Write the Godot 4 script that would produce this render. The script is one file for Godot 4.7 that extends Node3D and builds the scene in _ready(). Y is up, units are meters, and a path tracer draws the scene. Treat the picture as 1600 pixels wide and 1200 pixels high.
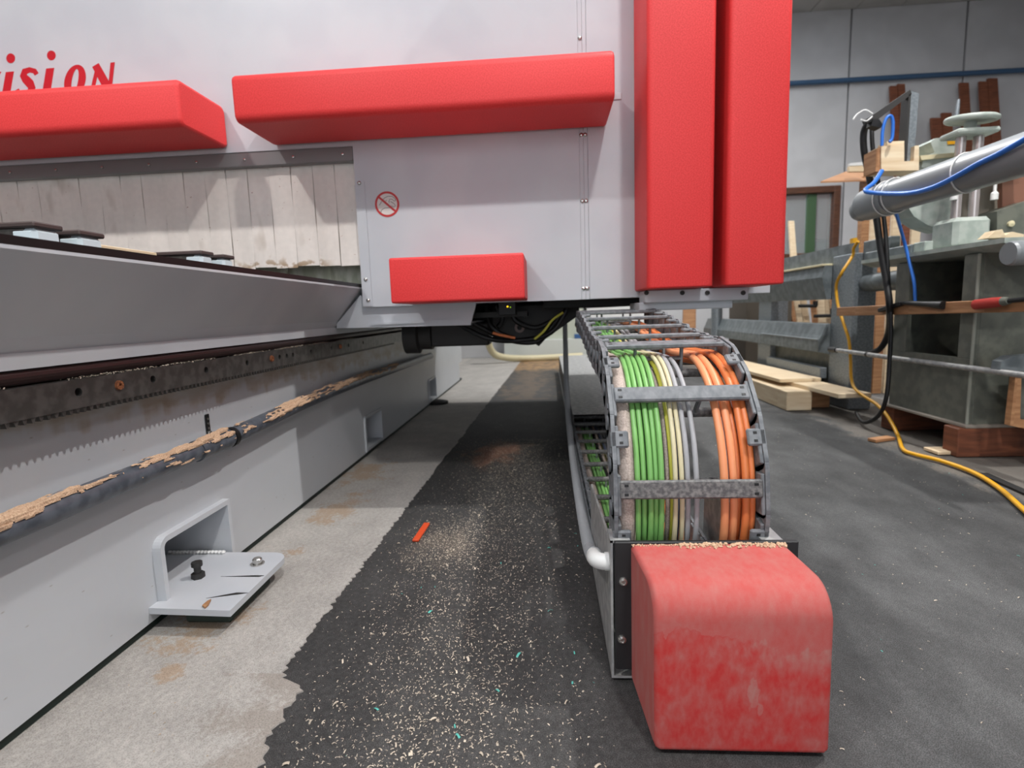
extends Node3D

const F := 850.0
var R: Basis
var CAM := Vector3(0, 0.75, 0)
var M := {}
var used := {}
var rng := RandomNumberGenerator.new()

# ---------------------------------------------------------------- pixels to places (1600 x 1200)
func ray(x: float, y: float) -> Vector3:
	return R * Vector3((x - 800.0) / F, -(y - 600.0) / F, -1.0)
func pz(x: float, y: float, z: float) -> Vector3:
	var d := ray(x, y)
	return CAM + d * (z / d.z)
func px(x: float, y: float, X: float) -> Vector3:
	var d := ray(x, y)
	return CAM + d * (X / d.x)
func fl(x: float, y: float, h: float = 0.0) -> Vector3:
	var d := ray(x, y)
	return CAM + d * ((h - CAM.y) / d.y)

# ---------------------------------------------------------------- naming helpers
func numbered(called: String) -> String:
	if not used.has(called):
		used[called] = 0
		return called
	used[called] += 1
	return "%s_%03d" % [called, used[called]]
func tag(o: Node, label: String, category: String, group: String = "", kind: String = "") -> void:
	if label: o.set_meta("label", label)
	if category: o.set_meta("category", category)
	if group: o.set_meta("group", group)
	if kind: o.set_meta("kind", kind)
func thing(called: String, label: String, category: String, at: Vector3, group: String = "") -> Node3D:
	var o := Node3D.new()
	o.name = numbered(called)
	add_child(o)
	o.position = at
	tag(o, label, category, group)
	return o
func setting(called: String) -> Node3D:
	var o := Node3D.new()
	o.name = numbered(called)
	add_child(o)
	o.set_meta("kind", "structure")
	return o
# a mesh given in world coordinates, put under its parent
func part(parent: Node, called: String, mesh: Mesh, m: Material, xf: Transform3D = Transform3D.IDENTITY) -> MeshInstance3D:
	var o := MeshInstance3D.new()
	o.name = called if parent != self else numbered(called)
	o.mesh = mesh
	o.material_override = m
	parent.add_child(o, true)
	o.transform = xf if parent == self else (parent as Node3D).global_transform.affine_inverse() * xf
	return o

# ---------------------------------------------------------------- shapes
func begin() -> SurfaceTool:
	var st := SurfaceTool.new()
	st.begin(Mesh.PRIMITIVE_TRIANGLES)
	return st
var uv_from := ""
func uv_of(v: Vector3) -> Vector2:
	if uv_from == "bed": return Vector2(clampf((0.6 - v.z) / 6.7, 0.001, 0.999), clampf(1.0 - v.y / 0.6, 0.002, 0.998))
	if uv_from == "curtain": return Vector2(clampf((-0.78 - v.x) / 2.62, 0.001, 0.999), clampf((1.4 - v.y) / 0.435, 0.002, 0.998))
	return Vector2.ZERO
func tri(st: SurfaceTool, a: Vector3, b: Vector3, c: Vector3) -> void:
	var n := (c - a).cross(b - a)
	n = n.normalized() if n.length() > 1e-14 else Vector3.UP
	for v in [a, b, c]:
		st.set_normal(n)
		st.set_uv(uv_of(v))
		st.add_vertex(v)
func quad(st: SurfaceTool, a: Vector3, b: Vector3, c: Vector3, d: Vector3) -> void:
	tri(st, a, b, c)
	tri(st, a, c, d)
func out_poly(st: SurfaceTool, pts: Array, centre: Vector3) -> void:
	var mid := Vector3.ZERO
	for p in pts: mid += p
	mid /= pts.size()
	var n: Vector3 = (pts[2] - pts[0]).cross(pts[1] - pts[0])
	var flip := n.dot(mid - centre) < 0
	for i in range(1, pts.size() - 1):
		if flip: tri(st, pts[0], pts[i + 1], pts[i])
		else: tri(st, pts[0], pts[i], pts[i + 1])
func add_box(st: SurfaceTool, c: Vector3, size: Vector3, bevel: float = 0.0, b: Basis = Basis.IDENTITY) -> void:
	var h := size * 0.5
	var bv: float = min(bevel, min(h.x, min(h.y, h.z)) * 0.95)
	var V := func(axis: int, s: Vector3) -> Vector3:
		var p := Vector3.ZERO
		for k in 3:
			p[k] = s[k] * (h[k] - (bv if k != axis else 0.0))
		return c + b * p
	for a in 3:
		var u := (a + 1) % 3
		var w := (a + 2) % 3
		for sg in [-1.0, 1.0]:
			var q := []
			for k in [[-1.0, -1.0], [1.0, -1.0], [1.0, 1.0], [-1.0, 1.0]]:
				var s := Vector3.ZERO
				s[a] = sg
				s[u] = k[0]
				s[w] = k[1]
				q.append(V.call(a, s))
			out_poly(st, q, c)
	if bv > 0.0:
		for a in 3:
			var u := (a + 1) % 3
			var w := (a + 2) % 3
			for su in [-1.0, 1.0]:
				for sw in [-1.0, 1.0]:
					var s0 := Vector3.ZERO
					s0[u] = su
					s0[w] = sw
					var s1 := s0
					s0[a] = -1.0
					s1[a] = 1.0
					out_poly(st, [V.call(u, s0), V.call(u, s1), V.call(w, s1), V.call(w, s0)], c)
		for i in 8:
			var s := Vector3(1.0 if i & 1 else -1.0, 1.0 if i & 2 else -1.0, 1.0 if i & 4 else -1.0)
			out_poly(st, [V.call(0, s), V.call(1, s), V.call(2, s)], c)
func box(lo: Vector3, hi: Vector3, bevel: float = 0.0) -> ArrayMesh:
	var st := begin()
	add_box(st, (lo + hi) * 0.5, (hi - lo).abs(), bevel)
	return st.commit()
func box_between(a: Vector3, b: Vector3, w: float, h: float, bevel: float = 0.0) -> ArrayMesh:
	var st := begin()
	var d := (b - a).normalized()
	var up := Vector3.UP if abs(d.y) < 0.95 else Vector3.RIGHT
	var side := d.cross(up).normalized()
	up = side.cross(d)
	add_box(st, (a + b) * 0.5, Vector3(w, h, a.distance_to(b)), bevel, Basis(side, up, -d))
	return st.commit()
func smooth(pts: Array, n: int = 8) -> Array:
	var o := []
	for i in pts.size() - 1:
		var p0: Vector3 = pts[max(i - 1, 0)]
		var p1: Vector3 = pts[i]
		var p2: Vector3 = pts[i + 1]
		var p3: Vector3 = pts[min(i + 2, pts.size() - 1)]
		for k in n:
			o.append(p1.cubic_interpolate(p2, p0, p3, float(k) / n))
	o.append(pts[-1])
	return o
func add_tube(st: SurfaceTool, pts: Array, radius, sides: int = 10, cap: bool = true) -> void:
	var n := pts.size()
	var rings := []
	var norms := []
	var t0: Vector3 = (pts[1] - pts[0]).normalized()
	var u: Vector3 = t0.cross(Vector3.UP if abs(t0.y) < 0.9 else Vector3.RIGHT).normalized()
	for i in n:
		var t: Vector3 = (pts[min(i + 1, n - 1)] - pts[max(i - 1, 0)]).normalized()
		u = (u - t * u.dot(t)).normalized()
		var v := t.cross(u)
		var r: float = radius[i] if radius is Array else radius
		var slope := 0.0
		if radius is Array:
			var ia: int = max(i - 1, 0)
			var ib: int = min(i + 1, n - 1)
			slope = clampf((radius[ib] - radius[ia]) / max((pts[ib] as Vector3).distance_to(pts[ia]), 1e-6), -1.2, 1.2)
		var ring := []
		var nr := []
		for k in sides:
			var a := TAU * k / sides
			var d := u * cos(a) + v * sin(a)
			nr.append((d - t * slope).normalized())
			ring.append(pts[i] + d * r)
		rings.append(ring)
		norms.append(nr)
	for i in n - 1:
		for k in sides:
			var k2 := (k + 1) % sides
			for e in [[i, k], [i + 1, k2], [i, k2], [i, k], [i + 1, k], [i + 1, k2]]:
				st.set_normal(norms[e[0]][e[1]])
				st.set_uv(Vector2(0, 0))
				st.add_vertex(rings[e[0]][e[1]])
	if cap:
		out_poly(st, rings[0], pts[1])
		out_poly(st, rings[n - 1], pts[n - 2])
func tube(pts: Array, radius, sides: int = 10, cap: bool = true) -> ArrayMesh:
	var st := begin()
	add_tube(st, pts, radius, sides, cap)
	return st.commit()
func lathe(prof: Array, at: Vector3, axis: Vector3, sides: int = 24) -> ArrayMesh:
	var st := begin()
	add_lathe(st, prof, at, axis, sides)
	return st.commit()
# profile [radius, distance along the axis]
func add_lathe(st: SurfaceTool, prof: Array, at: Vector3, axis: Vector3, sides: int = 24) -> void:
	axis = axis.normalized()
	var u := axis.cross(Vector3.UP if abs(axis.y) < 0.9 else Vector3.RIGHT).normalized()
	var v := axis.cross(u)
	for i in prof.size() - 1:
		var a: Array = prof[i]
		var b: Array = prof[i + 1]
		var dn := Vector2(b[1] - a[1], a[0] - b[0]).normalized()
		for k in sides:
			var a0 := TAU * k / sides
			var a1 := TAU * (k + 1) / sides
			var d0 := u * cos(a0) + v * sin(a0)
			var d1 := u * cos(a1) + v * sin(a1)
			var P := [[at + d0 * a[0] + axis * a[1], d0], [at + d1 * a[0] + axis * a[1], d1], [at + d1 * b[0] + axis * b[1], d1], [at + d0 * b[0] + axis * b[1], d0]]
			for e in [0, 2, 1, 0, 3, 2]:
				st.set_normal((P[e][1] * dn.x + axis * dn.y).normalized())
				st.set_uv(Vector2(0, 0))
				st.add_vertex(P[e][0])
# a flat outline in 3-D (any plane), pushed along a vector
func add_slab(st: SurfaceTool, pts: Array, push: Vector3) -> void:
	var c := Vector3.ZERO
	for p in pts: c += p
	c /= pts.size()
	var n := push.normalized()
	var u: Vector3 = (pts[1] - pts[0]).normalized()
	u = (u - n * u.dot(n)).normalized()
	var v := n.cross(u)
	var flat := PackedVector2Array()
	for p in pts: flat.append(Vector2((p - c).dot(u), (p - c).dot(v)))
	var ix := Geometry2D.triangulate_polygon(flat)
	for i in range(0, ix.size(), 3):
		var t := [pts[ix[i]], pts[ix[i + 1]], pts[ix[i + 2]]]
		var tn: Vector3 = (t[2] - t[0]).cross(t[1] - t[0])
		if tn.dot(n) > 0: t = [t[0], t[2], t[1]]
		tri(st, t[0], t[1], t[2])
		tri(st, t[0] + push, t[2] + push, t[1] + push)
	var ccw := not Geometry2D.is_polygon_clockwise(flat)
	for i in pts.size():
		var a: Vector3 = pts[i]
		var b: Vector3 = pts[(i + 1) % pts.size()]
		if ccw: quad(st, a, a + push, b + push, b)
		else: quad(st, a, b, b + push, a + push)
func slab(pts: Array, push: Vector3) -> ArrayMesh:
	var st := begin()
	add_slab(st, pts, push)
	return st.commit()
func slab_px(pix: Array, z: float, thick: float) -> ArrayMesh:
	var p := []
	for q in pix: p.append(pz(q[0], q[1], z))
	return slab(p, Vector3(0, 0, -thick))
func at_y(p: Vector3, y: float) -> Vector3:
	return Vector3(p.x, y, p.z)
# profile [x, y] drawn out along z, rounded by its own points, smooth where asked
func extrude_z(prof: Array, z0: float, z1: float) -> ArrayMesh:
	var pts := []
	for p in prof: pts.append(Vector3(p[0], p[1], z0))
	return slab(pts, Vector3(0, 0, z1 - z0))
# block with rounded edges: a swept rounded rectangle (section in the plane of axes u,v)
func rounded_rect(w: float, h: float, r: float, seg: int = 6) -> Array:
	var o := []
	for c in [[w / 2 - r, h / 2 - r, 0.0], [-w / 2 + r, h / 2 - r, 0.5], [-w / 2 + r, -h / 2 + r, 1.0], [w / 2 - r, -h / 2 + r, 1.5]]:
		for k in seg + 1:
			var a: float = PI * (c[2] + 0.5 * k / seg)
			o.append(Vector2(c[0] + r * cos(a), c[1] + r * sin(a)))
	return o
# foam cushion: rounded section in (u,v), drawn out from a to b with softened ends
func cushion(a: Vector3, b: Vector3, u: Vector3, v: Vector3, w: float, h: float, r: float, er: float = 0.012) -> ArrayMesh:
	var st := begin()
	var d := (b - a).normalized()
	var L := a.distance_to(b)
	var steps := [[0.0, er], [er * 0.3, er * 0.3], [er, 0.0], [L - er, 0.0], [L - er * 0.3, er * 0.3], [L, er]]
	var rings := []
	for s in steps:
		var ring := []
		for p in rounded_rect(w - 2 * s[1], h - 2 * s[1], max(r - s[1], 0.004)):
			ring.append(a + d * s[0] + u * p.x + v * p.y)
		rings.append(ring)
	var n: int = rings[0].size()
	st.set_smooth_group(0)
	for i in rings.size() - 1:
		for k in n:
			var k2 := (k + 1) % n
			for e in [rings[i][k], rings[i + 1][k2], rings[i][k2], rings[i][k], rings[i + 1][k], rings[i + 1][k2]]:
				st.add_vertex(e)
	st.set_smooth_group(-1)
	for k in range(1, n - 1):
		for e in [rings[0][0], rings[0][k], rings[0][k + 1]]: st.add_vertex(e)
		for e in [rings[-1][0], rings[-1][k + 1], rings[-1][k]]: st.add_vertex(e)
	st.generate_normals()
	return st.commit()

# ---------------------------------------------------------------- materials
func lin(r: float, g: float, b: float) -> Color:
	return Color(r, g, b)
func noise_tex(a: Color, b: Color, freq: float, sd: int, size: int = 512, oct: int = 4, lo: float = 0.25, hi: float = 0.75) -> ImageTexture:
	var n := FastNoiseLite.new()
	n.seed = sd
	n.noise_type = FastNoiseLite.TYPE_SIMPLEX_SMOOTH
	n.frequency = freq
	n.fractal_octaves = oct
	var im := n.get_seamless_image(size, size)
	var o := Image.create(size, size, false, Image.FORMAT_RGB8)
	for y in size:
		for x in size:
			var t := smoothstep(lo, hi, im.get_pixel(x, y).r)
			o.set_pixel(x, y, a.lerp(b, t))
	return ImageTexture.create_from_image(o)
func bump_tex(freq: float, sd: int, strength: float, size: int = 512, oct: int = 3) -> ImageTexture:
	var n := FastNoiseLite.new()
	n.seed = sd
	n.frequency = freq
	n.fractal_octaves = oct
	var im := n.get_seamless_image(size, size)
	im.convert(Image.FORMAT_RGBA8)
	im.bump_map_to_normal_map(strength)
	return ImageTexture.create_from_image(im)
func plain(c: Color, rough: float = 0.5, metal: float = 0.0) -> StandardMaterial3D:
	var m := StandardMaterial3D.new()
	m.albedo_color = c
	m.roughness = rough
	m.metallic = metal
	return m
func grainy(tex: Texture2D, rough: float, scale: Vector3, metal: float = 0.0, nrm: Texture2D = null, nscale: float = 1.0) -> StandardMaterial3D:
	var m := plain(Color.WHITE, rough, metal)
	m.albedo_texture = tex
	m.uv1_triplanar = true
	m.uv1_world_triplanar = true
	m.uv1_scale = scale
	if nrm:
		m.normal_enabled = true
		m.normal_texture = nrm
		m.normal_scale = nscale
	return m
func glow(c: Color, e: float) -> StandardMaterial3D:
	var m := plain(c, 0.5)
	m.emission_enabled = true
	m.emission = c
	m.emission_energy_multiplier = e
	return m
func wood_tex(a: Color, b: Color, sd: int) -> ImageTexture:
	var n := FastNoiseLite.new()
	n.seed = sd
	n.frequency = 0.02
	n.fractal_octaves = 4
	var o := Image.create(256, 256, false, Image.FORMAT_RGB8)
	for y in 256:
		for x in 256:
			var t := 0.5 + 0.9 * n.get_noise_2d(x * 0.35, y * 4.0) + 0.15 * sin(y * 0.35 + 3.0 * n.get_noise_2d(x * 0.3, y * 0.6))
			o.set_pixel(x, y, a.lerp(b, clampf(t, 0, 1)))
	return ImageTexture.create_from_image(o)
func make_materials() -> void:
	var foam_n := bump_tex(0.06, 5, 2.2, 512, 3)
	M.foam = grainy(noise_tex(Color(0.86, 0.205, 0.205), Color(0.91, 0.255, 0.255), 0.05, 3, 512, 4), 0.52, Vector3(6, 6, 6), 0.0, foam_n, 0.16)
	M.foam.metallic_specular = 0.45
	M.paint = grainy(noise_tex(Color(0.745, 0.76, 0.78), Color(0.765, 0.78, 0.795), 0.012, 8, 256, 3), 0.42, Vector3(0.8, 0.8, 0.8))
	M.bedpaint = grainy(noise_tex(Color(0.745, 0.76, 0.78), Color(0.775, 0.785, 0.8), 0.012, 9, 256, 3), 0.38, Vector3(0.9, 0.9, 0.9))
	M.seam = plain(Color(0.42, 0.42, 0.44), 0.6)
	M.rail = plain(Color(0.5, 0.5, 0.5), 0.4, 0.3)
	M.screw = plain(Color(0.75, 0.74, 0.72), 0.25, 0.9)
	M.black = plain(Color(0.05, 0.05, 0.055), 0.5)
	M.rubber = plain(Color(0.12, 0.095, 0.1), 0.45)
	M.dark = plain(Color(0.17, 0.165, 0.16), 0.6)
	M.darker = plain(Color(0.09, 0.088, 0.085), 0.7)
	M.maroon = plain(Color(0.22, 0.16, 0.155), 0.35, 0.2)
	M.steel = grainy(noise_tex(Color(0.36, 0.35, 0.34), Color(0.44, 0.43, 0.42), 0.03, 11, 256, 4), 0.42, Vector3(3, 3, 3), 0.75)
	M.rust = grainy(noise_tex(Color(0.4, 0.22, 0.12), Color(0.58, 0.35, 0.2), 0.06, 12, 128, 3), 0.8, Vector3(20, 20, 20))
	M.galv = grainy(noise_tex(Color(0.5, 0.53, 0.55), Color(0.57, 0.6, 0.62), 0.05, 13, 256, 4), 0.45, Vector3(4, 4, 4), 0.55)
	M.alu = grainy(noise_tex(Color(0.6, 0.6, 0.6), Color(0.71, 0.71, 0.7), 0.03, 14, 256, 4), 0.5, Vector3(3, 3, 3), 0.35)
	M.chain = grainy(noise_tex(Color(0.37, 0.385, 0.4), Color(0.48, 0.49, 0.5), 0.015, 15, 512, 5, 0.2, 0.8), 0.62, Vector3(5, 5, 5))
	M.chaindust = grainy(noise_tex(Color(0.3, 0.3, 0.305), Color(0.5, 0.495, 0.485), 0.03, 16, 512, 6, 0.15, 0.85), 0.75, Vector3(5, 5, 5))
	M.hose = grainy(noise_tex(Color(0.66, 0.6, 0.56), Color(0.78, 0.72, 0.68), 0.08, 17, 256, 4), 0.9, Vector3(8, 8, 8), 0.0, bump_tex(0.15, 18, 3.0, 256, 2), 0.7)
	M.green = plain(Color(0.47, 0.68, 0.38), 0.42)
	M.cream = plain(Color(0.8, 0.76, 0.62), 0.5)
	M.yellowgreen = plain(Color(0.8, 0.78, 0.3), 0.45)
	M.greycable = plain(Color(0.62, 0.62, 0.63), 0.45)
	M.bluegrey = plain(Color(0.35, 0.4, 0.52), 0.45)
	M.orange = plain(Color(0.85, 0.48, 0.27), 0.42)
	M.orange2 = plain(Color(0.9, 0.58, 0.4), 0.42)
	M.conduit = plain(Color(0.62, 0.63, 0.64), 0.5)
	M.white = plain(Color(0.86, 0.86, 0.85), 0.45)
	M.bluewhite = plain(Color(0.82, 0.87, 0.89), 0.4)
	M.pipe = grainy(noise_tex(Color(0.27, 0.29, 0.32), Color(0.36, 0.38, 0.41), 0.03, 21, 256, 4), 0.35, Vector3(3, 3, 3))
	M.sawdust = grainy(noise_tex(Color(0.7, 0.56, 0.45), Color(0.87, 0.75, 0.63), 0.1, 22, 256, 3), 0.95, Vector3(10, 10, 10), 0.0, bump_tex(0.2, 23, 4.0, 256, 2), 1.0)
	M.blue = plain(Color(0.14, 0.42, 0.78), 0.4)
	M.yellow = plain(Color(0.85, 0.62, 0.08), 0.45)
	M.duct = plain(Color(0.5, 0.52, 0.53), 0.38)
	M.machine = grainy(noise_tex(Color(0.6, 0.64, 0.61), Color(0.68, 0.71, 0.68), 0.02, 25, 256, 4), 0.5, Vector3(2, 2, 2))
	M.olive = grainy(noise_tex(Color(0.36, 0.37, 0.34), Color(0.42, 0.43, 0.39), 0.02, 26, 256, 4), 0.45, Vector3(2, 2, 2))
	M.frame = grainy(noise_tex(Color(0.38, 0.41, 0.42), Color(0.46, 0.49, 0.5), 0.02, 27, 256, 4), 0.5, Vector3(2, 2, 2), 0.2)
	M.pine = grainy(wood_tex(Color(0.82, 0.72, 0.58), Color(0.89, 0.82, 0.7), 30), 0.65, Vector3(1.5, 1.5, 1.5))
	M.oak = grainy(wood_tex(Color(0.6, 0.42, 0.28), Color(0.72, 0.54, 0.38), 31), 0.65, Vector3(2, 2, 2))
	M.redwood = grainy(wood_tex(Color(0.36, 0.2, 0.13), Color(0.5, 0.29, 0.19), 32), 0.6, Vector3(2, 2, 2))
	M.brownframe = grainy(wood_tex(Color(0.28, 0.17, 0.11), Color(0.4, 0.25, 0.17), 33), 0.55, Vector3(2, 2, 2))
	M.wall = grainy(noise_tex(Color(0.72, 0.72, 0.725), Color(0.75, 0.75, 0.755), 0.01, 35, 256, 3), 0.8, Vector3(0.5, 0.5, 0.5))
	M.ceiling = grainy(noise_tex(Color(0.66, 0.65, 0.63), Color(0.71, 0.7, 0.68), 0.01, 36, 256, 3), 0.85, Vector3(0.5, 0.5, 0.5))
	M.curtain = grainy(noise_tex(Color(0.72, 0.69, 0.65), Color(0.88, 0.86, 0.83), 0.02, 37, 512, 5, 0.2, 0.6), 0.55, Vector3(1.3, 0.6, 1.3))
	M.red = plain(Color(0.74, 0.09, 0.15), 0.4)
	M.signred = plain(Color(0.72, 0.1, 0.11), 0.45)

# ---------------------------------------------------------------- scene
func _ready() -> void:
	rng.seed = 77
	# camera
	var cam := Camera3D.new()
	cam.name = "camera"
	add_child(cam)
	cam.position = CAM
	cam.rotation_degrees = Vector3(-7.58, 4.011, -1.951)
	R = cam.basis
	cam.fov = 70.43
	cam.near = 0.05
	cam.far = 100.0
	var at := CameraAttributesPhysical.new()
	at.frustum_focal_length = 17.0
	at.frustum_focus_distance = 1.25
	at.frustum_near = 0.05
	at.frustum_far = 100.0
	at.exposure_aperture = 3.2
	cam.attributes = at
	cam.current = true
	# sky outside the window, exposure
	var we := WorldEnvironment.new()
	we.name = "world_environment"
	var env := Environment.new()
	env.background_mode = Environment.BG_SKY
	var sky := Sky.new()
	var psm := ProceduralSkyMaterial.new()
	psm.sky_top_color = Color(0.62, 0.7, 0.8)
	psm.sky_horizon_color = Color(0.82, 0.85, 0.88)
	psm.ground_bottom_color = Color(0.35, 0.34, 0.32)
	psm.ground_horizon_color = Color(0.6, 0.6, 0.58)
	sky.sky_material = psm
	env.sky = sky
	env.tonemap_mode = Environment.TONE_MAPPER_LINEAR
	env.tonemap_exposure = 0.97
	env.sdfgi_enabled = true
	env.ssao_enabled = true
	env.ssil_enabled = true
	we.environment = env
	add_child(we)
	make_materials()
	# lamps of the hall: [place, energy]
	for L in [[Vector3(2.0, 4.35, -1.9), 14.5, 0.09, "beside the gantry end"], [Vector3(0.9, 4.35, 1.0), 11.0, 0.2, "in front of the cable chain"], [Vector3(-2.6, 4.35, 1.0), 12.0, 0.2, "over the bed table"], [Vector3(3.9, 4.35, 1.0), 4.0, 0.2, "in front of the old machine"], [Vector3(1.3, 4.35, -6.6), 16.0, 0.2, "behind the gantry"], [Vector3(4.6, 4.35, -5.4), 3.0, 0.2, "over the window corner"]]:
		lamp(L[0], L[1], L[2], L[3])
	added_fill_panel("added_fill_panel", "large frosted fill light added in the ceiling above the machine bed", Vector3(-0.4, 4.93, 0.2), Vector3(-90, 0, 0), 4.5, 5.0, 1.2)  # added soft fill from above, for the general brightness of the hall
	added_fill_panel("added_fill_panel", "wide frosted fill light added in the ceiling near the far wall", Vector3(1.5, 4.93, -6.4), Vector3(-90, 0, 0), 6.0, 2.6, 4.0)  # second added fill panel, brightens the far end
	added_fill_panel("added_fill_screen", "wide glowing fill panel added opposite the gantry front", Vector3(0.2, 1.85, 4.44), Vector3(0, 0, 0), 5.0, 3.2, 0.3)  # unseen glowing panel, added to light the fronts facing the camera
	build_room()
	build_floor()
	build_bed()
	build_gantry()
	build_chain()
	build_block()
	build_machine_line()
	build_background()
	build_litter()

func lamp(p: Vector3, energy: float, size: float, where: String) -> void:
	var t := thing("high_bay_lamp", "round industrial lamp hanging from the hall ceiling " + where, "lamp", p, "hall ceiling lamps")
	part(t, "housing", lathe([[0.0, 0.2], [0.07, 0.2], [0.1, 0.16], [0.17, 0.06], [0.18, 0.025], [0.165, 0.025], [0.1, 0.06], [0.0, 0.07]], p, Vector3.UP, 20), M.dark)
	part(t, "rod", tube([p + Vector3(0, 0.19, 0), Vector3(p.x, 5.0, p.z)], 0.012, 8), M.steel)
	part(t, "lens", lathe([[0.0, 0.03], [size * 0.6, 0.03], [size * 0.6, 0.04], [0.0, 0.04]], p, Vector3.UP, 20), glow(Color(1.0, 0.97, 0.92), 4.0))
	var l := AreaLight3D.new()
	l.name = "lamp_light"
	l.area_size = Vector2(size, size)
	l.area_normalize_energy = true
	l.light_energy = energy
	l.light_color = Color(1.0, 0.99, 0.98)
	l.area_range = 30.0
	l.shadow_enabled = true
	t.add_child(l)
	l.position = Vector3(0, 0.02, 0)
	l.rotation_degrees = Vector3(-90, 0, 0)

func added_fill_panel(called: String, label: String, p: Vector3, turn: Vector3, w: float, h: float, energy: float) -> void:  # framed glowing panel, added for soft fill light
	var t := thing(called, label, "light panel" if called == "added_fill_panel" else "door", p)
	t.rotation_degrees = turn
	var g := t.global_transform
	# in its own axes the panel lies in x,y and shines along -z
	part(t, "diffuser", box(Vector3(-w / 2, -h / 2, 0.0), Vector3(w / 2, h / 2, 0.02)), glow(Color(0.94, 0.965, 1.0), 1.3), g)
	var st := begin()
	for s in [-1.0, 1.0]:
		add_box(st, Vector3(s * (w / 2 + 0.03), 0, 0.01), Vector3(0.06, h + 0.12, 0.06))
		add_box(st, Vector3(0, s * (h / 2 + 0.03), 0.01), Vector3(w, 0.06, 0.06))
	part(t, "frame", st.commit(), M.white, g)
	var l := AreaLight3D.new()
	l.name = "panel_light"
	l.area_size = Vector2(w, h)
	l.area_normalize_energy = true
	l.light_energy = energy
	l.light_color = Color(0.96, 0.98, 1.0)
	l.area_range = 30.0
	l.shadow_enabled = true
	t.add_child(l)
	l.position = Vector3(0, 0, -0.01)

func build_room() -> void:
	# far wall: panels with open joints, a window opening
	var w := setting("wall_far")
	part(w, "core", wall_with_hole(-7.2, 7.7, 0.0, 5.1, -9.3, -9.06, 3.35, 4.53, 1.42, 2.5), M.seam)
	var x := 4.58 - 1.63 * 8
	while x < 7.6:
		var a := x + 0.014
		var b := x + 1.63 - 0.014
		if a < 4.53 and b > 3.35:
			part(w, "panel", wall_with_hole(a, b, 0.0, 5.0, -9.06, -9.0, 3.35, 4.53, 1.42, 2.5), M.wall)
		else:
			part(w, "panel", box(Vector3(a, 0, -9.06), Vector3(b, 5.0, -9.0), 0.004), M.wall)
		x += 1.63
	for s in [["wall_right", Vector3(7.5, 0, -9.3), Vector3(7.7, 5.1, 4.7)], ["wall_left", Vector3(-7.2, 0, -9.3), Vector3(-7.0, 5.1, 4.7)], ["wall_back", Vector3(-7.2, 0, 4.5), Vector3(7.7, 5.1, 4.7)]]:
		var o := part(self, s[0], box(s[1], s[2]), M.wall)
		o.set_meta("kind", "structure")
	var c := setting("ceiling")
	part(c, "deck", box(Vector3(-7.2, 5.02, -9.3), Vector3(7.7, 5.2, 4.7)), M.seam)
	x = -7.0
	while x < 7.5:
		part(c, "ceiling_panel", box(Vector3(x + 0.006, 5.0, -9.0), Vector3(x + 0.64, 5.02, 4.5)), M.ceiling)
		x += 0.646
	# window
	var win := setting("window_1")
	var st := begin()
	for q in [[3.35, 3.45, 1.42, 2.5], [4.43, 4.53, 1.42, 2.5], [3.45, 4.43, 2.4, 2.5], [3.45, 4.43, 1.42, 1.5]]:
		add_box(st, Vector3((q[0] + q[1]) / 2, (q[2] + q[3]) / 2, -9.05), Vector3(q[1] - q[0], q[3] - q[2], 0.16), 0.008)
	part(win, "window_frame", st.commit(), M.brownframe)
	part(win, "mullion", box(Vector3(4.06, 1.5, -9.1), Vector3(4.2, 2.4, -9.03), 0.008), plain(Color(0.25, 0.36, 0.24), 0.5))
	var gl := plain(Color(0.9, 0.95, 0.95, 0.18), 0.03)
	gl.transparency = BaseMaterial3D.TRANSPARENCY_ALPHA
	part(win, "pane", box(Vector3(3.45, 1.5, -9.075), Vector3(4.06, 2.4, -9.07)), gl)
	part(win, "pane", box(Vector3(4.2, 1.5, -9.075), Vector3(4.43, 2.4, -9.07)), gl)
	# outside the window: a shed with a tiled roof
	var shed := thing("shed", "weathered shed with reddish roof seen through the hall window", "shed", Vector3(5.6, 0, -14))
	part(shed, "wall", box(Vector3(2.5, 0, -15.0), Vector3(8.5, 2.15, -13.5)), plain(Color(0.5, 0.42, 0.35), 0.9))
	part(shed, "roof", slab([Vector3(2.2, 2.1, -13.2), Vector3(8.8, 2.1, -13.2), Vector3(8.8, 4.6, -15.8), Vector3(2.2, 4.6, -15.8)], Vector3(0, 0.06, 0.02)), plain(Color(0.5, 0.3, 0.24), 0.9))
	var g := part(self, "yard_ground", box(Vector3(-7, -0.1, -25), Vector3(14, -0.02, -9.3)), plain(Color(0.42, 0.4, 0.37), 0.95))
	g.set_meta("kind", "structure")
	# service pipe along the wall
	var p := part(self, "service_pipe", tube([Vector3(-6.9, 4.03, -8.93), Vector3(7.4, 3.98, -8.93)], 0.035, 10), plain(Color(0.2, 0.32, 0.44), 0.5))
	tag(p, "thin blue service pipe running along the far panelled wall", "pipe")

func wall_with_hole(x0: float, x1: float, y0: float, y1: float, z0: float, z1: float, hx0: float, hx1: float, hy0: float, hy1: float) -> ArrayMesh:
	var st := begin()
	var a: float = clampf(hx0, x0, x1)
	var b: float = clampf(hx1, x0, x1)
	for q in [[x0, a, y0, y1], [b, x1, y0, y1], [a, b, y0, hy0], [a, b, hy1, y1]]:
		if q[1] - q[0] > 0.001:
			add_box(st, Vector3((q[0] + q[1]) / 2, (q[2] + q[3]) / 2, (z0 + z1) / 2), Vector3(q[1] - q[0], q[3] - q[2], z1 - z0))
	return st.commit()

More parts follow.
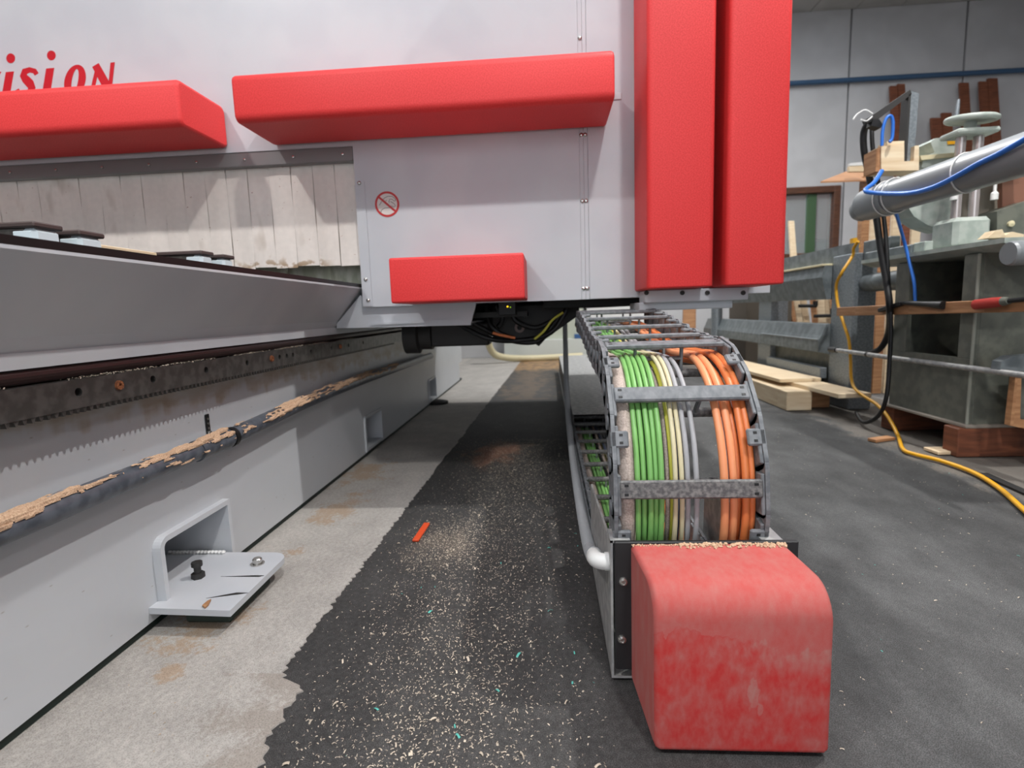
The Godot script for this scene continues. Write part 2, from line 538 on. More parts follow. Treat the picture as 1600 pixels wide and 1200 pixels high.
# edge between the concrete strip and the asphalt, x for a given z
func edge_x(z: float) -> float:
	var k := [[1.0, -0.45], [-0.7, -0.495], [-0.8, -0.512], [-0.9, -0.53], [-0.985, -0.525], [-1.0, -0.532], [-1.012, -0.572], [-1.04, -0.592], [-1.5, -0.585], [-2.08, -0.577], [-3.46, -0.546], [-6.5, -0.47], [-9.0, -0.42]]
	for i in k.size() - 1:
		if z >= k[i + 1][0]:
			return lerpf(k[i][1], k[i + 1][1], clampf((z - k[i][0]) / (k[i + 1][0] - k[i][0]), 0, 1))
	return -0.42

func build_floor() -> void:
	var f := setting("floor")
	part(f, "slab", box(Vector3(-7.2, -0.2, -9.3), Vector3(7.7, -0.012, 4.7)), M.seam)
	# asphalt: painted close range, plain beyond
	var n1 := FastNoiseLite.new()
	n1.seed = 41
	n1.frequency = 1.0
	n1.fractal_octaves = 4
	var n2 := FastNoiseLite.new()
	n2.seed = 42
	n2.frequency = 7.0
	n2.fractal_octaves = 3
	var n3 := FastNoiseLite.new()
	n3.seed = 43
	n3.frequency = 60.0
	n3.fractal_octaves = 2
	var x0 := -0.7
	var x1 := 2.5
	var z0 := -9.0
	var z1 := 0.2
	var W := 900
	var H := 1500
	var im := Image.create(W, H, false, Image.FORMAT_RGB8)
	for j in H:
		var z: float = lerpf(z1, z0, pow(float(j) / H, 1.6))
		for i in W:
			var x: float = lerpf(x0, x1, float(i) / W)
			var a := n1.get_noise_2d(x * 1.2, z * 0.9)
			var b := n2.get_noise_2d(x, z * 0.6)
			var c := n3.get_noise_2d(x, z)
			var v: float
			var tint := Color(1.0, 0.985, 0.97)
			if x < 0.28:
				v = 0.285 + 0.045 * a + 0.045 * b + 0.07 * c
			else:
				v = 0.345 + 0.1 * a + 0.07 * b + 0.04 * c
				tint = Color(0.995, 1.0, 1.0)
			# trodden sawdust: reddish patch, pale patches
			var col := Color(v * tint.r, v * tint.g, v * tint.b)
			if x > 1.5: col = col.lerp(Color(0.52, 0.49, 0.45), 0.8 * smoothstep(1.68, 1.78, x + 0.12 * b + 0.05 * c + 0.06 * a))
			var d1 := Vector2((x + 0.3) / 0.15, (z + 2.87) / 0.26).length() + 0.8 * b + 0.35 * c
			col = col.lerp(Color(0.62, 0.43, 0.34), 0.9 * (1.0 - smoothstep(0.45, 1.15, d1)))
			var d2 := Vector2((x + 0.37) / 0.12, (z + 1.7) / 0.16).length() + 0.9 * b + 0.8 * c
			col = col.lerp(Color(0.62, 0.56, 0.5), 0.5 * (1.0 - smoothstep(0.3, 1.1, d2)))
			if z < -4.6 and x < 0.3:
				var d3 := absf(x + 0.22) / 0.3 + 0.9 * b + 0.6 * c + 0.5 * a
				col = col.lerp(Color(0.62, 0.52, 0.42), 0.6 * (1.0 - smoothstep(0.1, 1.1, d3)))
			if z < -6.6 and x < 0.6:
				col = col.lerp(Color(0.78, 0.62, 0.44), clampf(0.8 + b + c, 0, 1) * smoothstep(-6.7, -7.1, z + 0.3 * b))
			im.set_pixel(i, j, col)
	var grit := Image.create(512, 512, false, Image.FORMAT_RGB8)
	var ng := FastNoiseLite.new()
	ng.seed = 44
	ng.frequency = 0.22
	ng.fractal_octaves = 2
	var gi := ng.get_seamless_image(512, 512)
	for j in 512:
		for i in 512:
			var g := 0.55 + 0.55 * smoothstep(0.2, 0.85, gi.get_pixel(i, j).r) + rng.randf_range(-0.16, 0.16)
			grit.set_pixel(i, j, Color(clampf(g, 0, 1), clampf(g, 0, 1), clampf(g, 0, 1)))
	var am := plain(Color.WHITE, 0.72)
	am.albedo_texture = ImageTexture.create_from_image(im)
	am.detail_enabled = true
	am.detail_blend_mode = BaseMaterial3D.BLEND_MODE_MUL
	am.detail_uv_layer = BaseMaterial3D.DETAIL_UV_2
	am.detail_albedo = ImageTexture.create_from_image(grit)
	am.texture_repeat = true
	var st := begin()
	var NZ := 40
	for j in NZ:
		for s in [[j, j + 1]]:
			var ja := float(s[0]) / NZ
			var jb := float(s[1]) / NZ
			var za: float = lerpf(z1, z0, pow(ja, 1.6))
			var zb: float = lerpf(z1, z0, pow(jb, 1.6))
			for e in [[x0, za, 0.0, ja], [x0, zb, 0.0, jb], [x1, zb, 1.0, jb], [x0, za, 0.0, ja], [x1, zb, 1.0, jb], [x1, za, 1.0, ja]]:
				st.set_normal(Vector3.UP)
				st.set_uv(Vector2(e[2], clampf(e[3], 0.001, 0.999)))
				st.set_uv2(Vector2(e[0], e[1]) * 3.2)
				st.add_vertex(Vector3(e[0], -0.003, e[1]))
	part(f, "asphalt", st.commit(), am)
	var far_m := grainy(noise_tex(Color(0.33, 0.33, 0.33), Color(0.48, 0.475, 0.47), 0.02, 45, 512, 5), 0.8, Vector3(0.6, 0.6, 0.6))
	part(f, "asphalt_beyond", box(Vector3(2.5, -0.012, -9.0), Vector3(7.5, -0.003, 4.5)), far_m)
	part(f, "asphalt_behind", box(Vector3(-0.7, -0.012, 0.2), Vector3(2.5, -0.003, 4.5)), far_m)
	# concrete strip with a broken edge
	var cw := 420
	var ch := 1400
	var ci := Image.create(cw, ch, false, Image.FORMAT_RGB8)
	for j in ch:
		var z: float = lerpf(0.2, -9.0, pow(float(j) / ch, 1.6))
		for i in cw:
			var x: float = lerpf(-1.3, -0.4, float(i) / cw)
			var a := n1.get_noise_2d(x * 2.0 + 9, z * 1.4)
			var b := n2.get_noise_2d(x + 5, z)
			var c := n3.get_noise_2d(x, z * 1.2 + 7)
			var v := 0.68 + 0.05 * a + 0.04 * b + 0.06 * c
			var col := Color(v, v * 0.975, v * 0.94)
			for s in [[-0.86, -1.2, 0.1, 0.09], [-0.83, -1.03, 0.035, 0.03], [-0.8, -1.12, 0.03, 0.025], [-0.85, -2.0, 0.09, 0.16], [-0.84, -1.62, 0.04, 0.03], [-0.9, -2.5, 0.1, 0.2]]:
				var d := Vector2((x - s[0]) / s[2], (z - s[1]) / s[3]).length() + 1.2 * b + 0.7 * c
				col = col.lerp(Color(0.68, 0.56, 0.44), 0.55 * (1.0 - smoothstep(0.3, 1.1, d)))
			# broken, dirty margin next to the asphalt
			var e := (edge_x(z) - x) / 0.09 + 1.4 * b + 0.6 * c
			if z > -1.03:
				col = col.lerp(Color(0.58, 0.54, 0.5), 0.55 * (1.0 - smoothstep(0.1, 1.2, e)))
			ci.set_pixel(i, j, col)
	var cm := plain(Color.WHITE, 0.85)
	cm.albedo_texture = ImageTexture.create_from_image(ci)
	cm.detail_enabled = true
	cm.detail_blend_mode = BaseMaterial3D.BLEND_MODE_MUL
	cm.detail_uv_layer = BaseMaterial3D.DETAIL_UV_2
	cm.detail_albedo = noise_tex(Color(0.86, 0.855, 0.85), Color(1, 1, 1), 0.16, 46, 512, 3, 0.2, 0.6)
	var cs := begin()
	var nj := FastNoiseLite.new()
	nj.seed = 47
	nj.frequency = 30.0
	nj.fractal_octaves = 3
	var zs := []
	var z := 0.2
	while z > -9.0:
		zs.append(z)
		z -= 0.008 if z > -2.5 else 0.05
	zs.append(-9.0)
	for i in zs.size() - 1:
		var P := []
		for q in [zs[i], zs[i + 1]]:
			var e: float = edge_x(q) + 0.014 * nj.get_noise_1d(q * 4.0) * (1.8 if q > -1.05 else 1.0)
			P.append([Vector3(-1.3, 0.0, q), Vector3(e, 0.0, q), Vector3(e + 0.003, -0.012, q)])
		for e in [[P[0][0], P[1][0], P[1][1]], [P[0][0], P[1][1], P[0][1]]]:
			for v in e:
				cs.set_normal(Vector3.UP)
				cs.set_uv(Vector2((v.x + 1.3) / 0.9, clampf(pow((0.2 - v.z) / 9.2, 1.0 / 1.6), 0.001, 0.999)))
				cs.set_uv2(Vector2(v.x, v.z) * 3.0)
				cs.add_vertex(v)
		quad(cs, P[0][1], P[1][1], P[1][2], P[0][2])
	part(f, "concrete_strip", cs.commit(), cm)
	part(f, "concrete_beyond", box(Vector3(-7.0, -0.012, -9.0), Vector3(-1.3, 0.0, 4.5)), grainy(noise_tex(Color(0.68, 0.66, 0.63), Color(0.76, 0.74, 0.71), 0.02, 48, 256, 4), 0.85, Vector3(0.8, 0.8, 0.8)))

# ---------------------------------------------------------------- machine bed on the left
func build_bed() -> void:
	var t := thing("machine_bed", "long pale grey machine bed with gear rack, resting on concrete strip", "machine bed", Vector3(-1.2, 0, -2.6))
	var zn := 0.6
	var zf := -6.1
	var holes := [[-1.225, -1.505], [-2.785, -3.065], [-4.345, -4.625], [-5.9, -6.1]]
	var side := [Vector3(-1.11, 0.6, zn), Vector3(-1.11, 0.6, zf), Vector3(-1.11, 0.21, zf)]
	for k in range(holes.size() - 1, -1, -1):
		var h: Array = holes[k]
		if k < holes.size() - 1:
			side.append(Vector3(-1.11, 0.024, h[1]))
			side.append(Vector3(-1.11, 0.21, h[1]))
		side.append(Vector3(-1.11, 0.21, h[0]))
		side.append(Vector3(-1.11, 0.024, h[0]))
	side.append(Vector3(-1.11, 0.024, zn))
	var ns := FastNoiseLite.new()
	ns.seed = 81
	ns.fractal_octaves = 4
	ns.frequency = 1.0
	var si := Image.create(1400, 300, false, Image.FORMAT_RGB8)
	for j in 300:
		var y := 0.6 * (1.0 - j / 300.0)
		for i in 1400:
			var z := lerpf(zn, zf, i / 1400.0)
			var base := 0.755 + 0.02 * ns.get_noise_2d(z * 1.5, y * 3.0)
			var col := Color(base * 0.985, base, base * 1.02)
			if y > 0.4:
				var reach := 0.535 + 0.05 * ns.get_noise_1d(z * 1.1) + 0.035 * ns.get_noise_2d(z * 14.0, 3.0) - 0.03 * smoothstep(-1.2, -2.2, z)
				var d := smoothstep(reach - 0.02, reach + 0.02, y + 0.02 * ns.get_noise_2d(z * 7.0, y * 25.0))
				col = col.lerp(Color(0.56, 0.46, 0.35), d * (0.45 + 0.5 * ns.get_noise_2d(z * 5.0, y * 12.0)))
			var speck := ns.get_noise_2d(z * 55.0 + 200.0, y * 55.0)
			if speck > 0.68: col = col.lerp(Color(0.5, 0.46, 0.42), 0.6)
			si.set_pixel(i, j, col)
	var pm := plain(Color.WHITE, 0.38)
	pm.albedo_texture = ImageTexture.create_from_image(si)
	uv_from = "bed"
	var sm := slab(side, Vector3(0.12, 0, 0))
	uv_from = ""
	part(t, "side_panel", sm, pm)
	part(t, "core", box(Vector3(-2.6, 0.02, zf), Vector3(-1.3, 0.85, zn)), M.bedpaint)
	part(t, "bottom_strip", box(Vector3(-1.11, 0.002, zf), Vector3(-1.0, 0.024, zn)), plain(Color(0.07, 0.14, 0.12), 0.6))  # dark green strip standing in for the gap below the side panel
	# pockets behind the openings, with a rim
	for i in holes.size() - 1:
		var a: float = holes[i][0] + 0.004
		var b: float = holes[i][1] - 0.004
		var big := i == 0
		var rim := -0.968 if big else -0.982
		var th := 0.014
		var o := []
		var ci := []
		var r := 0.03
		for k in 7:
			var an := PI - PI / 2 * k / 6.0
			# near corner rounded: z runs towards the camera, so near is a
			o.append(Vector3(-1.2, 0.222 - r + r * sin(an), a + 0.006 - r - r * cos(an)))
			ci.append(Vector3(-1.2, 0.222 - th - (r - th) + (r - th) * sin(an), a + 0.006 - r - (r - th) * cos(an)))
		var U := [Vector3(-1.2, 0.03, a + 0.006)]
		U.append_array(o)
		U.append(Vector3(-1.2, 0.222, b - 0.006))
		U.append(Vector3(-1.2, 0.03, b - 0.006))
		U.append(Vector3(-1.2, 0.03, b - 0.006 + th))
		U.append(Vector3(-1.2, 0.222 - th, b - 0.006 + th))
		ci.reverse()
		U.append_array(ci)
		U.append(Vector3(-1.2, 0.03, a + 0.006 - th))
		var pk := part(t, "pocket", slab(U, Vector3(rim + 1.2, 0, 0)), M.bedpaint)
		part(pk, "back_plate", box(Vector3(-1.21, 0.02, b), Vector3(-1.2, 0.215, a)), M.bedpaint)
		if not big:
			part(pk, "sill", box(Vector3(-1.2, 0.03, b), Vector3(-0.985, 0.045, a)), M.bedpaint)
			var fo := part(pk, "foot_disc", lathe([[0.0, 0.0], [0.09, 0.0], [0.09, 0.02], [0.05, 0.03], [0.0, 0.03]], Vector3(-0.95, 0.0, (a + b) / 2), Vector3.UP, 20), M.darker)
			fo.visible = i == 2
			if i != 2: fo.queue_free()
	# foot plate of the first pocket
	var fp := []
	for q in [[-1.16, -1.19], [-0.778, -1.172], [-0.782, -1.41]]: fp.append(Vector3(q[0], 0.047, q[1]))
	for k in 7:
		var an := PI / 2 * k / 6.0
		fp.append(Vector3(-0.832 + 0.05 * cos(an), 0.047, -1.44 - 0.05 * sin(an)))
	fp.append(Vector3(-1.16, 0.047, -1.495))
	var plate := part(t, "foot_plate", slab(fp, Vector3(0, 0.016, 0)), M.bedpaint)
	var wb := begin()
	for k in 16:
		add_lathe(wb, [[0.0, -0.006], [0.006, -0.003], [0.007, 0.003], [0.0, 0.007]], Vector3(-0.985 - k * 0.011, 0.067, -1.482), Vector3(0.3, 1, 0.1), 8)
	part(plate, "weld_bead", wb.commit(), M.white)
	var bt := begin()
	add_lathe(bt, [[0.0, 0.045], [0.014, 0.045], [0.014, 0.033], [0.009, 0.033], [0.009, 0.0], [0.0, 0.0]], Vector3(-0.965, 0.063, -1.335), Vector3.UP, 8)
	add_lathe(bt, [[0.009, 0.0], [0.017, 0.0], [0.017, 0.014], [0.009, 0.014]], Vector3(-0.965, 0.063, -1.335), Vector3.UP, 6)
	part(plate, "levelling_bolt", bt.commit(), M.dark)
	part(plate, "hex_bolt", lathe([[0.019, 0.0], [0.019, 0.003], [0.013, 0.003], [0.013, 0.015], [0.01, 0.018], [0.0, 0.018]], Vector3(-0.842, 0.063, -1.415), Vector3.UP, 12), M.screw)
	for q in [[[322, 935], [370, 926], [388, 926.5], [372, 929]], [[345, 901], [402, 899], [413, 899.5], [404, 901.5]]]:
		var pp := []
		for e in q: pp.append(at_y(fl(e[0], e[1], 0.063), 0.0625))
		part(plate, "scratch", slab(pp, Vector3(0, 0.0012, 0)), M.dark)
	part(plate, "levelling_foot", box(Vector3(-0.93, 0.0, -1.42), Vector3(-0.81, 0.047, -1.22), 0.006), plain(Color(0.16, 0.2, 0.17), 0.8))
	# gear rack with bolt holes
	var rack := CSGCombiner3D.new()
	rack.name = "gear_rack"
	rack.position = -t.position
	t.add_child(rack, true)
	var bar := CSGBox3D.new()
	bar.name = "bar"
	bar.size = Vector3(0.07, 0.056, zn - zf)
	bar.position = Vector3(-0.955, 0.619, (zn + zf) / 2)
	bar.material = M.steel
	rack.add_child(bar, true)
	var hz := [-0.795, -0.995, -1.198, -1.397, -1.598, -1.802, -1.853, -1.901, -2.051, -2.253, -2.453, -2.653]
	for z in hz:
		var cy := CSGCylinder3D.new()
		cy.name = "hole"
		cy.operation = CSGShape3D.OPERATION_SUBTRACTION
		cy.radius = 0.0085
		cy.height = 0.05
		cy.sides = 16
		cy.rotation_degrees = Vector3(0, 0, 90)
		cy.position = Vector3(-0.92, 0.6225, z)
		cy.material = M.steel
		rack.add_child(cy, true)
	for z in [-1.095, -1.745, -2.35]:
		part(t, "rusty_bolt", lathe([[0.0, 0.002], [0.004, 0.002], [0.004, 0.005], [0.0095, 0.005], [0.0105, 0.0]], Vector3(-0.92, 0.6225, z), Vector3.RIGHT, 14), M.rust)
	var ts := begin()
	var z2 := zn
	while z2 > -3.2:
		var a0 := Vector3(-0.922, 0.592, z2)
		var L := Vector3(-0.066, 0, 0)
		for q in [[Vector3(0, 0, 0), Vector3(0, -0.011, -0.0035), Vector3(0, -0.011, -0.0065), Vector3(0, 0, -0.0105)]]:
			var P := []
			for e in q: P.append(a0 + e)
			add_slab(ts, P, L)
		z2 -= 0.0157
	var teeth := part(t, "rack_teeth", ts.commit(), M.steel)
	teeth.set_meta("kind", "stuff")
	# brown guide cover and the flared tray above
	var bp := []
	for k in 9:
		var an := -PI / 2 + PI * k / 8.0
		bp.append([-0.945 + 0.012 * cos(an), 0.664 + 0.015 * sin(an)])
	bp.append([-0.99, 0.679])
	bp.append([-0.99, 0.649])
	part(t, "guide_cover", extrude_z(bp, zn, zf), M.maroon)
	part(t, "lower_band", extrude_z([[-0.93, 0.678], [-0.93, 0.707], [-1.0, 0.707], [-1.0, 0.678]], zn, zf), M.bedpaint)
	part(t, "flared_tray", extrude_z([[-0.935, 0.705], [-0.917, 0.733], [-0.797, 0.868], [-0.797, 0.874], [-0.812, 0.874], [-0.93, 0.742], [-0.95, 0.705]], zn, zf), M.bedpaint)
	part(t, "rubber_edge", extrude_z([[-0.797, 0.874], [-0.794, 0.888], [-0.84, 0.892], [-0.84, 0.874]], zn, zf), M.rubber)
	part(t, "table_deck", box(Vector3(-2.6, 0.85, zf), Vector3(-0.84, 0.885, zn)), M.dark)
	# clamping pods on the table
	pod(Vector3(-1.06, 0.885, -1.095), 0.072, 0.97, "brown rimmed clamping pod nearest the open end of the bed table")
	pod(Vector3(-1.057, 0.885, -1.203), 0.074, 0.968, "brown rimmed clamping pod between another pod and wood-topped rail")
	pod(Vector3(-1.053, 0.885, -1.637), 0.065, 0.968, "brown rimmed clamping pod just past the wood-topped rail")
	pod(Vector3(-1.043, 0.885, -1.738), 0.062, 0.966, "brown rimmed clamping pod closest to the strip curtain")
	var cr := thing("clamping_rail", "dark steel clamping rail with plywood top lying on bed table", "rail", Vector3(-1.4, 0.885, -1.5))
	part(cr, "rail_body", box(Vector3(-1.75, 0.885, -1.62), Vector3(-1.2, 0.955, -1.43), 0.003), M.dark)
	part(cr, "plywood_top", box(Vector3(-1.76, 0.955, -1.63), Vector3(-1.19, 0.965, -1.42), 0.002), M.pine)
	for z in [-1.46, -1.5]:
		part(cr, "air_nipple", lathe([[0.008, 0.0], [0.008, 0.012], [0.005, 0.012], [0.004, 0.002], [0.0, 0.002]], Vector3(-1.2, 0.93, z), Vector3.RIGHT, 12), M.steel)
	# pipe along the bed
	var pl := []
	for q in [[0.6, 0.403], [-0.2, 0.404], [-0.83, 0.405], [-1.12, 0.407], [-1.44, 0.408], [-1.67, 0.415], [-2.02, 0.429], [-2.63, 0.434], [-3.4, 0.428], [-4.3, 0.42]]: pl.append(Vector3(-0.95, q[1], q[0]))
	pl = smooth(pl, 6)
	var pp2 := thing("conduit_pipe", "dark grey conduit pipe clipped along the side of the bed", "pipe", Vector3(-0.95, 0.38, -1.8))
	part(pp2, "tube", tube(pl, 0.0255, 20), M.pipe)
	part(pp2, "coupling", tube([Vector3(-0.95, 0.4075, -1.36), Vector3(-0.95, 0.408, -1.5)], 0.029, 20), M.pipe)
	part(pp2, "clip", tube([Vector3(-0.95, 0.4085, -1.512), Vector3(-0.95, 0.409, -1.53)], 0.0295, 20), M.black)
	var sb := part(pp2, "strap", box(Vector3(-0.989, 0.405, -1.487), Vector3(-0.985, 0.487, -1.471), 0.001), M.black)
	var sh := begin()
	for k in 3: add_lathe(sh, [[0.004, 0.0], [0.004, 0.001], [0.0, 0.001]], Vector3(-0.985, 0.445 + k * 0.014, -1.479), Vector3.RIGHT, 10)
	add_lathe(sh, [[0.007, 0.0], [0.006, 0.005], [0.0, 0.006]], Vector3(-0.985, 0.432, -1.479), Vector3.RIGHT, 10)
	part(sb, "rivet", sh.commit(), M.screw)
	# sawdust lying on the pipe: a lumpy crust with its own outline
	var nn := FastNoiseLite.new()
	nn.seed = 61
	nn.frequency = 1.0
	nn.fractal_octaves = 4
	var cs := begin()
	var NS := 900
	var NA := 26
	var grid := []
	for i in NS + 1:
		var s := float(i) / NS
		var z := lerpf(-0.6, -3.3, s)
		var y := 0.404
		for k in pl.size() - 1:
			if pl[k + 1].z <= z and pl[k].z >= z:
				y = lerpf(pl[k].y, pl[k + 1].y, (z - pl[k].z) / (pl[k + 1].z - pl[k].z))
		var row := []
		for k in NA + 1:
			var an := lerpf(-0.35, 2.1, float(k) / NA)
			var mid := (0.85 - absf(an - 1.0)) * 1.0
			var h := mid * 0.5 - 0.06 + 0.75 * nn.get_noise_2d(z * 2.6, an * 0.8) + 0.45 * nn.get_noise_2d(z * 14.0, an * 2.2) - 0.02
			if z > -1.55 and z < -1.5: h -= 0.3
			var rr := 0.0255 + (0.004 if z < -1.36 and z > -1.53 else 0.0) + clampf(h * 0.014, 0.0, 0.007) + 0.0006 + 0.0006 * nn.get_noise_2d(z * 90, an * 30)
			row.append([Vector3(-0.95 + rr * cos(an), y + rr * sin(an), z), h])
		grid.append(row)
	for i in NS:
		for k in NA:
			if grid[i][k][1] + grid[i + 1][k][1] + grid[i][k + 1][1] + grid[i + 1][k + 1][1] > 0.5:
				quad(cs, grid[i][k][0], grid[i + 1][k][0], grid[i + 1][k + 1][0], grid[i][k + 1][0])
	var cr2 := part(self, "sawdust_crust", cs.commit(), M.sawdust)
	tag(cr2, "pale sawdust caked along the top of the grey conduit pipe", "sawdust", "", "stuff")

func pod(corner: Vector3, wz: float, top: float, label: String) -> void:
	var t := thing("clamping_pod", label, "clamping pod", corner + Vector3(-0.15, 0, -wz / 2), "clamping pods on the bed table")
	part(t, "top_plate", box(Vector3(corner.x - 0.3, top - 0.012, corner.z - wz), Vector3(corner.x, top, corner.z), 0.003), plain(Color(0.32, 0.27, 0.26), 0.5, 0.3))
	part(t, "support_strip", box(Vector3(corner.x - 0.3, top - 0.03, corner.z - wz + 0.006), Vector3(corner.x - 0.03, top - 0.012, corner.z - 0.006), 0.002), M.steel)
	part(t, "pedestal", box(Vector3(corner.x - 0.29, corner.y, corner.z - wz + 0.012), Vector3(corner.x - 0.05, top - 0.03, corner.z - 0.016), 0.004), M.bluewhite)
	part(t, "body", box(Vector3(corner.x - 0.06, corner.y, corner.z - wz + 0.004), Vector3(corner.x - 0.004, top - 0.012, corner.z - 0.004), 0.008), M.bluewhite)

# ---------------------------------------------------------------- gantry
func build_gantry() -> void:
	var t := thing("gantry", "white machine gantry with red foam bumpers spanning over the bed", "gantry", Vector3(-0.4, 0.79, -3.3))
	var Z := -2.3
	# body: lower right block and upper bridge, with the front in separate panels
	var st := begin()
	add_box(st, Vector3((-0.78 + 0.9) / 2, (0.80 + 2.7) / 2, -3.61), Vector3(1.68, 1.9, 2.58))
	add_box(st, Vector3((-4.6 - 0.78) / 2, (1.45 + 2.7) / 2, -3.61), Vector3(3.82, 1.25, 2.58))
	part(t, "body", st.commit(), M.paint)
	part(t, "front_panel", slab([Vector3(-0.785, 0.79, Z), Vector3(0.141, 0.79, Z), Vector3(0.141, 2.72, Z), Vector3(-4.6, 2.72, Z), Vector3(-4.6, 1.447, Z), Vector3(-0.785, 1.447, Z)], Vector3(0, 0, -0.03)), M.paint)
	part(t, "end_panel", box(Vector3(0.174, 0.79, Z - 0.03), Vector3(0.9, 2.72, Z), 0.002), M.paint)
	var sm := part(t, "joint_strip", box(Vector3(0.1418, 0.79, Z - 0.03), Vector3(0.1575, 2.72, Z - 0.0012)), M.paint)
	part(t, "joint_strip", box(Vector3(0.1584, 0.79, Z - 0.03), Vector3(0.1732, 2.72, Z - 0.0012)), M.paint)
	part(t, "edge_flange", slab([Vector3(-0.786, 0.793, Z), Vector3(-0.745, 0.793, Z), Vector3(-0.745, 1.305, Z), Vector3(-0.772, 1.305, Z), Vector3(-0.772, 1.29, Z), Vector3(-0.786, 1.29, Z)], Vector3(0, 0, 0.003)), M.paint)
	part(t, "latch_bar", box(Vector3(0.27, 1.563, Z), Vector3(0.31, 1.59, Z + 0.004), 0.002), M.paint)
	var screw := lathe([[0.0085, 0.0], [0.0075, 0.004], [0.004, 0.006], [0.0, 0.0065]], Vector3.ZERO, Vector3(0, 0, 1), 12)
	for q in [[-0.767, 0.905], [-0.762, 0.818], [-0.766, 1.298], [0.15, 0.835], [0.165, 0.835], [0.15, 1.185], [0.165, 1.185], [0.15, 1.8], [0.15, 1.44], [0.165, 1.44]]:
		part(t, "screw", screw, M.screw, Transform3D(Basis.IDENTITY, Vector3(q[0], q[1], Z + (0.003 if q[0] < 0 else -0.001))))
	# rail and strip curtain below the bridge
	part(t, "curtain_rail", box(Vector3(-4.6, 1.39, Z - 0.04), Vector3(-0.787, 1.447, Z - 0.004), 0.002), M.rail)
	var rv := lathe([[0.006, 0.0], [0.005, 0.004], [0.0, 0.005]], Vector3.ZERO, Vector3(0, 0, 1), 10)
	for k in 12: part(t, "rivet", rv, M.screw, Transform3D(Basis.IDENTITY, Vector3(-0.83 - 0.21 * k, 1.418, Z - 0.004)))
	var cu := Node3D.new()
	cu.name = "strip_curtain"
	t.add_child(cu)
	cu.position = Vector3(-1.8, 1.4, Z - 0.05) - t.position
	var cn := FastNoiseLite.new()
	cn.seed = 37
	cn.fractal_octaves = 4
	cn.frequency = 1.0
	var ci := Image.create(1200, 260, false, Image.FORMAT_RGB8)
	for j in 260:
		var y := lerpf(1.4, 0.965, j / 260.0)
		for i in 1200:
			var x := lerpf(-0.78, -3.4, i / 1200.0)
			var v := 0.91 + 0.035 * cn.get_noise_2d(x * 9.0, y * 1.5) + 0.02 * cn.get_noise_2d(x * 30.0, y * 30.0)
			var col := Color(v, v * 0.965, v * 0.93)
			var low := smoothstep(1.03 + 0.03 * cn.get_noise_1d(x * 12.0), 0.975, y)
			var st0 := smoothstep(0.05, 0.4, cn.get_noise_2d(x * 16.0, y * 20.0) + 0.35 * low - 0.15) * low * smoothstep(-1.5, -1.2, x) * smoothstep(-0.9, -1.0, x)
			col = col.lerp(Color(0.55, 0.42, 0.28), 0.7 * st0)
			var grime := smoothstep(0.25, 0.6, cn.get_noise_2d(x * 5.0 + 40.0, y * 2.2))
			col = col.lerp(Color(0.66, 0.6, 0.54), 0.35 * grime)
			if cn.get_noise_2d(x * 45.0 + 9.0, y * 45.0) > 0.7: col = Color(0.55, 0.36, 0.28)
			ci.set_pixel(i, j, col)
	var cmat := plain(Color.WHITE, 0.5)
	cmat.albedo_texture = ImageTexture.create_from_image(ci)
	uv_from = "curtain"
	for k in 26:
		strip(cu, -0.792 - k * 0.0955, 0.0935, 1.4, 0.974 + rng.randf_range(-0.006, 0.006), Z - 0.045, rng.randf_range(-0.03, 0.03), cmat)
	uv_from = ""
	var cu2 := Node3D.new()
	cu2.name = "rear_curtain"
	t.add_child(cu2)
	cu2.position = Vector3(-1.8, 1.2, Z - 0.2) - t.position
	var greenish := grainy(noise_tex(Color(0.74, 0.75, 0.66), Color(0.86, 0.86, 0.8), 0.03, 38, 256, 4), 0.6, Vector3(2, 1, 2))
	for k in 22: strip(cu2, -0.8 - k * 0.1, 0.105, 1.4, 0.895, Z - 0.2 - (k % 2) * 0.004, rng.randf_range(-0.03, 0.03), greenish)
	# bumpers
	var BX := Vector3.RIGHT
	part(t, "long_bumper", cushion(Vector3(-1.112, 1.543, -2.15), Vector3(0.248, 1.543, -2.15), Vector3(0, 0, 1), Vector3.UP, 0.3, 0.165, 0.028), M.foam)
	part(t, "long_bumper", cushion(Vector3(-4.4, 1.543, -2.15), Vector3(-1.312, 1.543, -2.15), Vector3(0, 0, 1), Vector3.UP, 0.3, 0.165, 0.028), M.foam)
	part(t, "short_bumper", cushion(Vector3(-0.578, 0.877, -2.15), Vector3(-0.083, 0.877, -2.15), Vector3(0, 0, 1), Vector3.UP, 0.3, 0.165, 0.01, 0.006), M.foam)
	part(t, "upright_bumper", cushion(Vector3(0.472, 0.815, -2.15), Vector3(0.472, 2.7, -2.15), BX, Vector3(0, 0, 1), 0.232, 0.3, 0.02, 0.006), M.foam)
	part(t, "upright_bumper", cushion(Vector3(0.732, 0.815, -2.15), Vector3(0.732, 2.7, -2.15), BX, Vector3(0, 0, 1), 0.205, 0.3, 0.02, 0.006), M.foam)
	var br := part(t, "bumper_bracket", box(Vector3(0.375, 0.765, -2.29), Vector3(0.765, 0.813, -2.16), 0.003), M.paint)
	part(t, "lower_lip", box(Vector3(0.36, 0.735, -2.45), Vector3(0.72, 0.768, -2.2), 0.003), M.paint)
	for q in [1010, 1066, 1105, 1161]:
		var p := pz(q, 457.5, -2.16)
		part(br, "bolt_head", lathe([[0.009, 0.0], [0.009, 0.004], [0.004, 0.004], [0.003, 0.001], [0.0, 0.001]], Vector3(p.x, p.y, -2.16), Vector3(0, 0, 1), 12), M.dark)
	# skirt under the lower left corner
	var sk := part(t, "skirt", slab_px([[563, 461], [526, 506], [526, 513], [735, 508], [745, 470], [575, 470]], -2.33, 0.02), M.paint)
